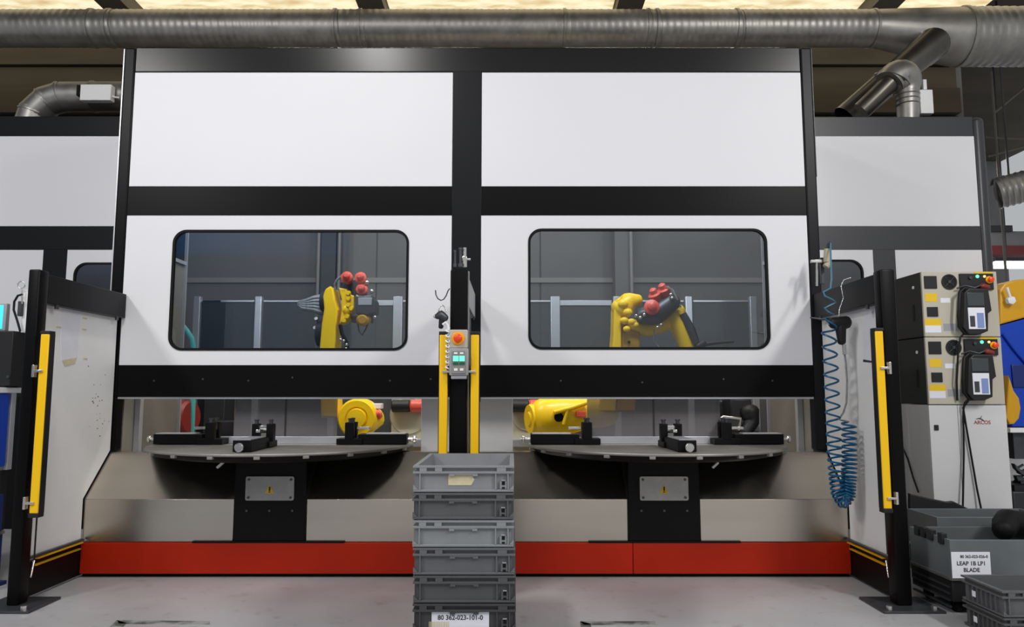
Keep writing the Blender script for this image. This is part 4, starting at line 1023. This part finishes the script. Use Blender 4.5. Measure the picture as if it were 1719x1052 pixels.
def controller(label, z0, z1, dy, n):
    t = thing('robot_controller', label, 'controller', ((cx0 + cx1) / 2, CY + 0.2, z0), 'robot controllers stacked on the white cabinet')
    MB().box(cx0 - 0.001, cx1 - 0.006, CY + 0.013, CY + 0.42, z0 + 0.002, z1 - 0.002, 0.004).build('case', 'case_side', t)
    f = MB().box(cx0, cx1 - 0.004, CY - 0.004, CY + 0.012, z0 + 0.001, z1 - 0.001, 0.003).build('front_panel', 'beige_case', t)
    for zz in (z1 - 0.085,):
        MB().cyl((cx0 - 0.001, CY + 0.09, zz), (cx0 - 0.005, CY + 0.09, zz), 0.01, n=10).build('side_screw', 'white_plastic', t)
    MB().box(cx0 - 0.004, cx0 - 0.001, CY + 0.09, CY + 0.11, z0 + 0.1, z1 - 0.19).build('side_handle', 'dark_plastic', t)
    Y = CY - 0.004
    ox = 0.0 if n == 0 else 7.5
    def B(x0, y0, x1, y1, dep, m_, name, par=f, bev=0.0015):
        return pxbox(MB(), x0 + ox, y0 + dy, x1 + ox, y1 + dy, Y - dep, dep, bev).build(name, m_, par)
    B(1552, 463, 1573, 484, 0.006, 'dark_plastic', 'breaker', t)
    B(1553, 492, 1573, 506, 0.001, 'label_yellow', 'label', t, 0)
    B(1579, 500, 1595, 508, 0.001, 'paper', 'label', t, 0)
    B(1557, 515, 1575, 531, 0.006, 'dark_plastic', 'service_socket', t)
    B(1553, 535, 1580, 546, 0.001, 'label_yellow', 'label', t, 0)
    B(1553, 546, 1580, 558, 0.001, 'paper', 'label', t, 0)
    B(1584, 543, 1609, 555, 0.001, 'box_grey', 'type_plate', t, 0)
    c = W(1593 + ox, 473 + dy, Y)
    fan = MB().lathe(c, (0, -1, 0), [(0, 0.046), (0.006, 0.046), (0.006, 0.038), (0.002, 0.036), (0.002, 0.001)], 28).build('fan', 'dark_plastic', t)
    fm = MB()
    for k in range(3):
        r = 0.014 + 0.01 * k; fm.lathe(c, (0, -1, 0), [(0.006, r), (0.008, r + 0.0012), (0.006, r + 0.0024)], 24, cap=False)
    for k in range(2):
        a = PI / 4 + k * PI / 2; v = Vector((math.cos(a), 0, math.sin(a))) * 0.04; fm.tube([c - v + Vector((0, -0.007, 0)), c + v + Vector((0, -0.007, 0))], 0.0013, 6)
    fm.cyl(c + Vector((0, -0.004, 0)), c + Vector((0, -0.009, 0)), 0.009, n=14).build('fan_guard', 'gun_metal', fan)
    op = B(1612, 459, 1668, 486, 0.012, 'dark_plastic', 'operator_panel', t)
    B(1636, 456, 1666, 459, 0.002, 'label_yellow', 'label', t, 0)
    for px, m_, r in ((1640, 'lamp_green', 0.008), (1652, 'lamp_amber', 0.006)):
        c = W(px + ox, 464 + dy, Y - 0.012); MB().cyl(c, c + Vector((0, -0.008, 0)), r * 1.25, n=14, bev=0.002).build('indicator_lamp', m_, op)
    c = W(1628 + ox, 466 + dy, Y - 0.012); MB().cyl(c, c + Vector((0, -0.01, 0)), 0.009, n=14).build('key_switch', 'gun_metal', op)
    c = W(1660.5 + ox, 469.5 + dy, Y - 0.012)
    MB().lathe(c, (0, -1, 0), [(0, 0.022), (0.004, 0.022), (0.004, 0.013), (0.012, 0.013)], 22, cap=False).build('stop_ring', 'estop_yellow', op)
    MB().lathe(c, (0, -1, 0), [(0.004, 0.012), (0.012, 0.013), (0.016, 0.016), (0.024, 0.016), (0.028, 0.01)], 20).build('stop_button', 'estop_red', op)
    # teach pendant hanging on the front
    lab2 = 'black handheld pendant hanging on the %s robot controller' % ('upper' if n == 0 else 'lower')
    p = thing('teach_pendant', lab2, 'pendant', W(1636 + ox, 560 + dy, Y - 0.04), 'pendants hung on the controllers')
    pts = [W(x + ox, y + dy, Y - 0.03) for x, y in ((1614, 492), (1622, 485), (1654, 485), (1660, 522), (1654, 527), (1654, 556), (1640, 562), (1622, 562), (1612, 550))]
    MB().prism([(q_.x, q_.z) for q_ in pts], 'y', Y - 0.06, Y - 0.013, 0.006).build('shell', 'dark_plastic', p)
    pxbox(MB(), 1624 + ox, 491 + dy, 1652 + ox, 513 + dy, Y - 0.063, 0.004, 0.001).build('screen', 'screen_grey', p)
    kp = pxbox(MB(), 1626 + ox, 516 + dy, 1654 + ox, 552 + dy, Y - 0.063, 0.004, 0.001).build('keypad', 'paper', p)
    pxbox(MB(), 1641 + ox, 525 + dy, 1652 + ox, 550 + dy, Y - 0.065, 0.002).build('key_block', 'label_blue', kp)
    pxbox(MB(), 1629 + ox, 530 + dy, 1637 + ox, 548 + dy, Y - 0.065, 0.002).build('key_block', 'gun_metal', kp)
    MB().limb([W(1648 + ox, 480 + dy, Y - 0.04), W(1658 + ox, 482 + dy, Y - 0.04)], [0.018, 0.016], 10).build('pendant_stop', 'drop_red', p)
    MB().tube([W(1618 + ox, 484 + dy, Y - 0.04), W(1611 + ox, 490 + dy, Y - 0.05), W(1609 + ox, 530 + dy, Y - 0.05), W(1610 + ox, 548 + dy, Y - 0.045), W(1620 + ox, 560 + dy, Y - 0.04)], 0.009).build('strap', 'cable_black', p)
    MB().tube([W(1606 + ox, 484 + dy, Y - 0.02), W(1620 + ox, 479 + dy, Y - 0.035), W(1636 + ox, 483 + dy, Y - 0.05), W(1648 + ox, 478 + dy, Y - 0.045)], 0.005).build('hook_wire', 'gun_metal', p)
    pend = [W(1618 + ox, 560 + dy, Y - 0.035), W(1612 + ox, 566 + dy, Y - 0.03)]
    if n == 0: pend += [W(1611, 574, Y - 0.03), W(1608.5, 590, Y - 0.03), W(1606, 640, Y - 0.03), W(1607, 672, Y - 0.012)]
    else: pend += [W(1617, 690, Y - 0.012), W(1618, 760, Y - 0.012), W(1616, 868, Y - 0.03)]
    MB().tube(pend, 0.0055).build('cord', 'cable_black', p)
    if n == 1:
        MB().tube([W(1626, 672, Y - 0.03), W(1617, 684, Y - 0.02), W(1621, 710, Y - 0.012), W(1631, 768, Y - 0.012), W(1640, 820, Y - 0.014), W(1650, 868, Y - 0.03)], 0.0055).build('cord', 'cable_black', p)
    return t


controller('upper beige robot controller of the two stacked ones, with fan and stop button', 1.366, 1.757, 0, 0)
controller('lower beige robot controller resting on the white cabinet', 0.968, 1.364, 110, 1)
t = thing('floor_cable', 'thin black cable running down the side of the white cabinet', 'cable', (cx0 - 0.01, 4.6, 0))
MB().tube([(cx0 - 0.008, *on_x(1508, 735, cx0 - 0.008)), (cx0 - 0.008, *on_x(1524, 770, cx0 - 0.008)), (cx0 - 0.008, *on_x(1533, 800, cx0 - 0.008)), (cx0 - 0.008, *on_x(1542, 826, cx0 - 0.008))], 0.005).build('cable', 'cable_black', t)

# ------------------------------------------------------------------ blue and yellow machine at the right edge
YM = 5.3
mc = thing('polishing_machine', 'blue machine with a rounded yellow hood at the right edge', 'machine', (W(1740, 700, YM).x, YM + 0.3, 0))
hood = [W(x, y, YM) for x, y in ((1676, 545), (1676, 486), (1684, 476), (1702, 470), (1730, 468), (1790, 466), (1790, 520), (1730, 530))]
MB().prism([(p.x, p.z) for p in hood], 'y', YM - 0.02, YM + 0.46, 0.012).build('hood', 'machine_yellow', mc)
body = [W(x, y, YM) for x, y in ((1678, 546), (1735, 531), (1795, 520), (1795, 716), (1700, 716), (1680, 640))]
MB().prism([(p.x, p.z) for p in body], 'y', YM, YM + 0.45, 0.008).build('body', 'blue_paint', mc)
pts = [W(x, y, YM - 0.06) for x, y in ((1691, 630), (1695, 642), (1699, 655), (1708, 668), (1711, 685), (1708, 702), (1700, 711), (1692, 712), (1686, 700))]
MB().prism([(p.x, p.z) for p in pts], 'y', YM - 0.08, YM - 0.002, 0.01).build('lever_guard', 'machine_yellow', mc)
MB().tube([W(1684, 560, YM - 0.01), W(1702, 585, YM - 0.01), W(1730, 618, YM - 0.01)], 0.012).build('rib', 'blue_paint', mc)
pxbox(MB(), 1700, 612, 1740, 650, YM - 0.012, 0.012, 0.004).build('hatch', 'navy_paint', mc)
c = W(1691, 505, YM - 0.02)
MB().lathe(c, (0, -1, 0), [(0, 0.02), (0.03, 0.035), (0.05, 0.03), (0.055, 0.01)], 6).tube([c + Vector((0, -0.04, 0)), c + Vector((-0.02, -0.05, 0.05)), c + Vector((-0.03, -0.05, 0.09))], 0.01).build('star_knob', 'white_plastic', mc)
pxbox(MB(), 1696, 718, 1800, 726, YM - 0.05, 0.5, 0.004).build('table_top', 'white_plastic', mc)
pxbox(MB(), 1702, 726, 1800, 770, YM, 0.44).build('drawer_unit', 'gun_metal', mc)
x0 = W(1702, 850, YM).x
MB().box(x0, x0 + 0.5, YM, YM + 0.45, 0, 0.35, 0.01).build('lower_cabinet', 'dark_grey_paint', mc)
MB().box(x0 + 0.45, x0 + 0.5, YM + 0.35, YM + 0.45, 0.35, 0.75).box(x0, x0 + 0.05, YM + 0.35, YM + 0.45, 0.35, 0.75).build('frame', 'dark_plastic', mc)
t = thing('machine_clutter', 'dark jumble of clamps on the lower shelf of the blue machine', 'clamps', W(1712, 850, YM))
for k, (px, py) in enumerate(((1706, 786), (1713, 792), (1710, 802), (1716, 808), (1705, 812))):
    p = W(px, py, YM + 0.06 + 0.03 * k); MB().obox((p.x, p.y, p.z), (1, 0.3, 0.4 * (k - 2)), (0, 1, 0), (-0.3, 0, 1), 0.03, 0.02, 0.02, 0.004).tube([p, p + Vector((0.04, -0.02, 0.03))], 0.008).build('clamp', 'gun_metal', t)
p = W(1706, 815, YM); MB().box(p.x, p.x + 0.3, YM + 0.02, YM + 0.3, 0.35, p.z).build('clamp_base', 'dark_plastic', t)

# ------------------------------------------------------------------ far hall at the right edge
t = thing('ceiling_light', 'long white fluorescent luminaire glowing far back at the right edge', 'lamp', W(1700, 444, 11))
p0, p1 = W(1673, 449, 11), W(1780, 438, 11)
MB().box(p0.x, p1.x, 11, 11.12, p0.z, p1.z, 0.02).build('diffuser', 'lamp_white', t)
MB().box(p0.x - 0.02, p1.x + 0.02, 10.98, 11.14, p1.z, p1.z + 0.05).cyl((p0.x + 0.2, 11.06, p1.z), (p0.x + 0.2, 11.06, 7), 0.012, n=8).build('housing', 'dark_grey_paint', t)
t = thing('extract_duct', 'dark ribbed round duct hanging in the far hall at the right edge', 'duct', W(1690, 320, 9.5))
MB().spiral(W(1668, 326, 9.5), W(1800, 292, 9.2), 0.2, 0.07, 0.01).build('duct_section', 'galvanised', t)
p = W(1695, 320, 9.4); MB().cyl(p, (p.x, p.y, 7), 0.014, n=8).build('hanger_rod', 'dark_grey_paint', t)
t = thing('roof_girder', 'pale roof girder with dark red lower flange far back at the right edge', 'girder', W(1720, 400, 13))
pxbox(MB(), 1650, 388, 1820, 412, 13, 0.2).build('web', 'far_wall', t)
pxbox(MB(), 1650, 412, 1820, 427, 12.95, 0.3).build('red_flange', 'far_red', t)
pxbox(MB(), 1650, 378, 1700, 388, 12.95, 0.3).build('top_flange', 'dark_grey_paint', t)
brc = thing('roof_bracing', 'dark crossing roof bracing rods in the gloom at the upper right edge', 'bracing', W(1690, 250, 10.5))
for k, (a_, b_) in enumerate((((1664, 120), (1690, 480)), ((1668, 190), (1740, 130)), ((1655, 230), (1740, 235)), ((1660, 262), (1740, 240)))):
    MB().tube([W(*a_, 10.5 + 0.05 * k), W(*b_, 10.5 + 0.05 * k)], 0.018, 8).build('brace_rod', 'beam_grey', brc)
struct(MB().box(4.5, 11, 8.6, 16.4, 6.2, 6.35), 'ceiling_far', 'dark_cladding')

# ------------------------------------------------------------------ blue workstation at the left edge
XW = -2.76
ws = thing('work_bench', 'blue steel workstation with a pale top at the left edge', 'workstation', (XW - 0.4, 4.1, 0))
z_top = W(15, 650, 4.05).z
MB().box(XW - 0.8, XW + 0.01, 3.9, 4.2, z_top - 0.03, z_top, 0.004).build('worktop', 'white_plastic', ws)
zz = W(15, 785, 4.05).z
MB().box(XW - 0.75, XW, 3.92, 4.12, zz, z_top - 0.031, 0.008).build('upper_cabinet', 'blue_paint', ws)
MB().box(XW - 0.03, XW + 0.0, 4.135, 4.175, zz - 0.02, z_top - 0.03, 0.003).build('rear_leg', 'aluminium', ws)
MB().box(XW - 0.75, XW - 0.02, 3.92, 4.18, zz - 0.02, zz).build('shelf', 'galvanised', ws)
z2, z3 = W(15, 832, 4.05).z, W(15, 897, 4.05).z
MB().box(XW - 0.72, XW + 0.0, 3.95, 4.13, z3, z2, 0.006).build('lower_bin', 'navy_paint', ws)
MB().box(XW - 0.74, XW - 0.01, 3.94, 4.17, z3 - 0.015, z3).build('shelf', 'galvanised', ws)
for y in (3.95, 4.15):
    MB().box(XW - 0.06, XW - 0.02, y - 0.02, y + 0.02, 0.02, z3 - 0.015, 0.003).box(XW - 0.75, XW - 0.71, y - 0.02, y + 0.02, 0.02, z3 - 0.015, 0.003).build('leg', 'navy_paint', ws)
MB().box(XW - 0.75, XW - 0.0, 3.92, 4.2, 0.0, 0.02, 0.003).build('foot_plate', 'navy_paint', ws)
MB().box(XW - 0.045, XW - 0.03, 4.14, 4.19, z3, zz).box(XW - 0.745, XW - 0.72, 4.14, 4.19, z3, zz).build('upright', 'dark_plastic', ws)
t = thing('equipment_box', 'black equipment box standing on the blue workstation', 'box', (XW - 0.3, 4.1, z_top))
ze = W(20, 556, 4.1).z
MB().box(XW - 0.7, XW + 0.035, 4.06, 4.19, z_top + 0.008, ze, 0.005).box(XW - 0.65, XW, 4.07, 4.18, z_top, z_top + 0.01).build('case', 'dark_plastic', t)
c = W(14, 632, 4.055); MB().cyl(c, c + Vector((0, -0.006, 0)), 0.008, n=10).build('screw', 'gun_metal', t)
t = thing('monitor', 'monitor with a cyan lit screen cut by the left edge', 'monitor', (XW - 0.25, 4.12, ze))
p0, p1 = W(9, 512, 4.1), W(9, 552, 4.1)
MB().box(p0.x - 0.5, W(11, 520, 4.1).x, 4.1, 4.13, p1.z - 0.01, p0.z + 0.01, 0.004).build('casing', 'box_grey', t)
MB().box(p0.x - 0.48, W(6, 520, 4.1).x, 4.097, 4.1, p1.z, p0.z, 0.001).build('screen', 'screen_cyan', t)
MB().box(p0.x - 0.3, p0.x - 0.2, 4.105, 4.125, ze, p1.z).build('stand', 'dark_plastic', t)
t = thing('hook_stand', 'white hook post with ring and black cable beside the left barrier', 'stand', W(40, 556, 4.12))
pxbox(MB(), 37, 486, 47, 558, 4.12, 0.03, 0.004).build('plate', 'white_plastic', t)
pxbox(MB(), 29, 505, 36, 530, 4.1, 0.03, 0.004).build('small_box', 'gun_metal', t)
c = W(36, 478, 4.1); MB().tube([c + Vector((math.cos(a * PI / 8) * 0.02, 0, math.sin(a * PI / 8) * 0.02)) for a in range(17)], 0.003).tube([W(37, 486, 4.1), W(37, 510, 4.1)], 0.004).build('ring_hook', 'bright_metal', t)
MB().tube([W(38, 494, 4.1), W(30, 496, 4.1), W(24, 506, 4.1), W(23, 520, 4.1), W(29, 538, 4.1), W(34, 556, 4.1)], 0.006).build('cable', 'cable_black', t)
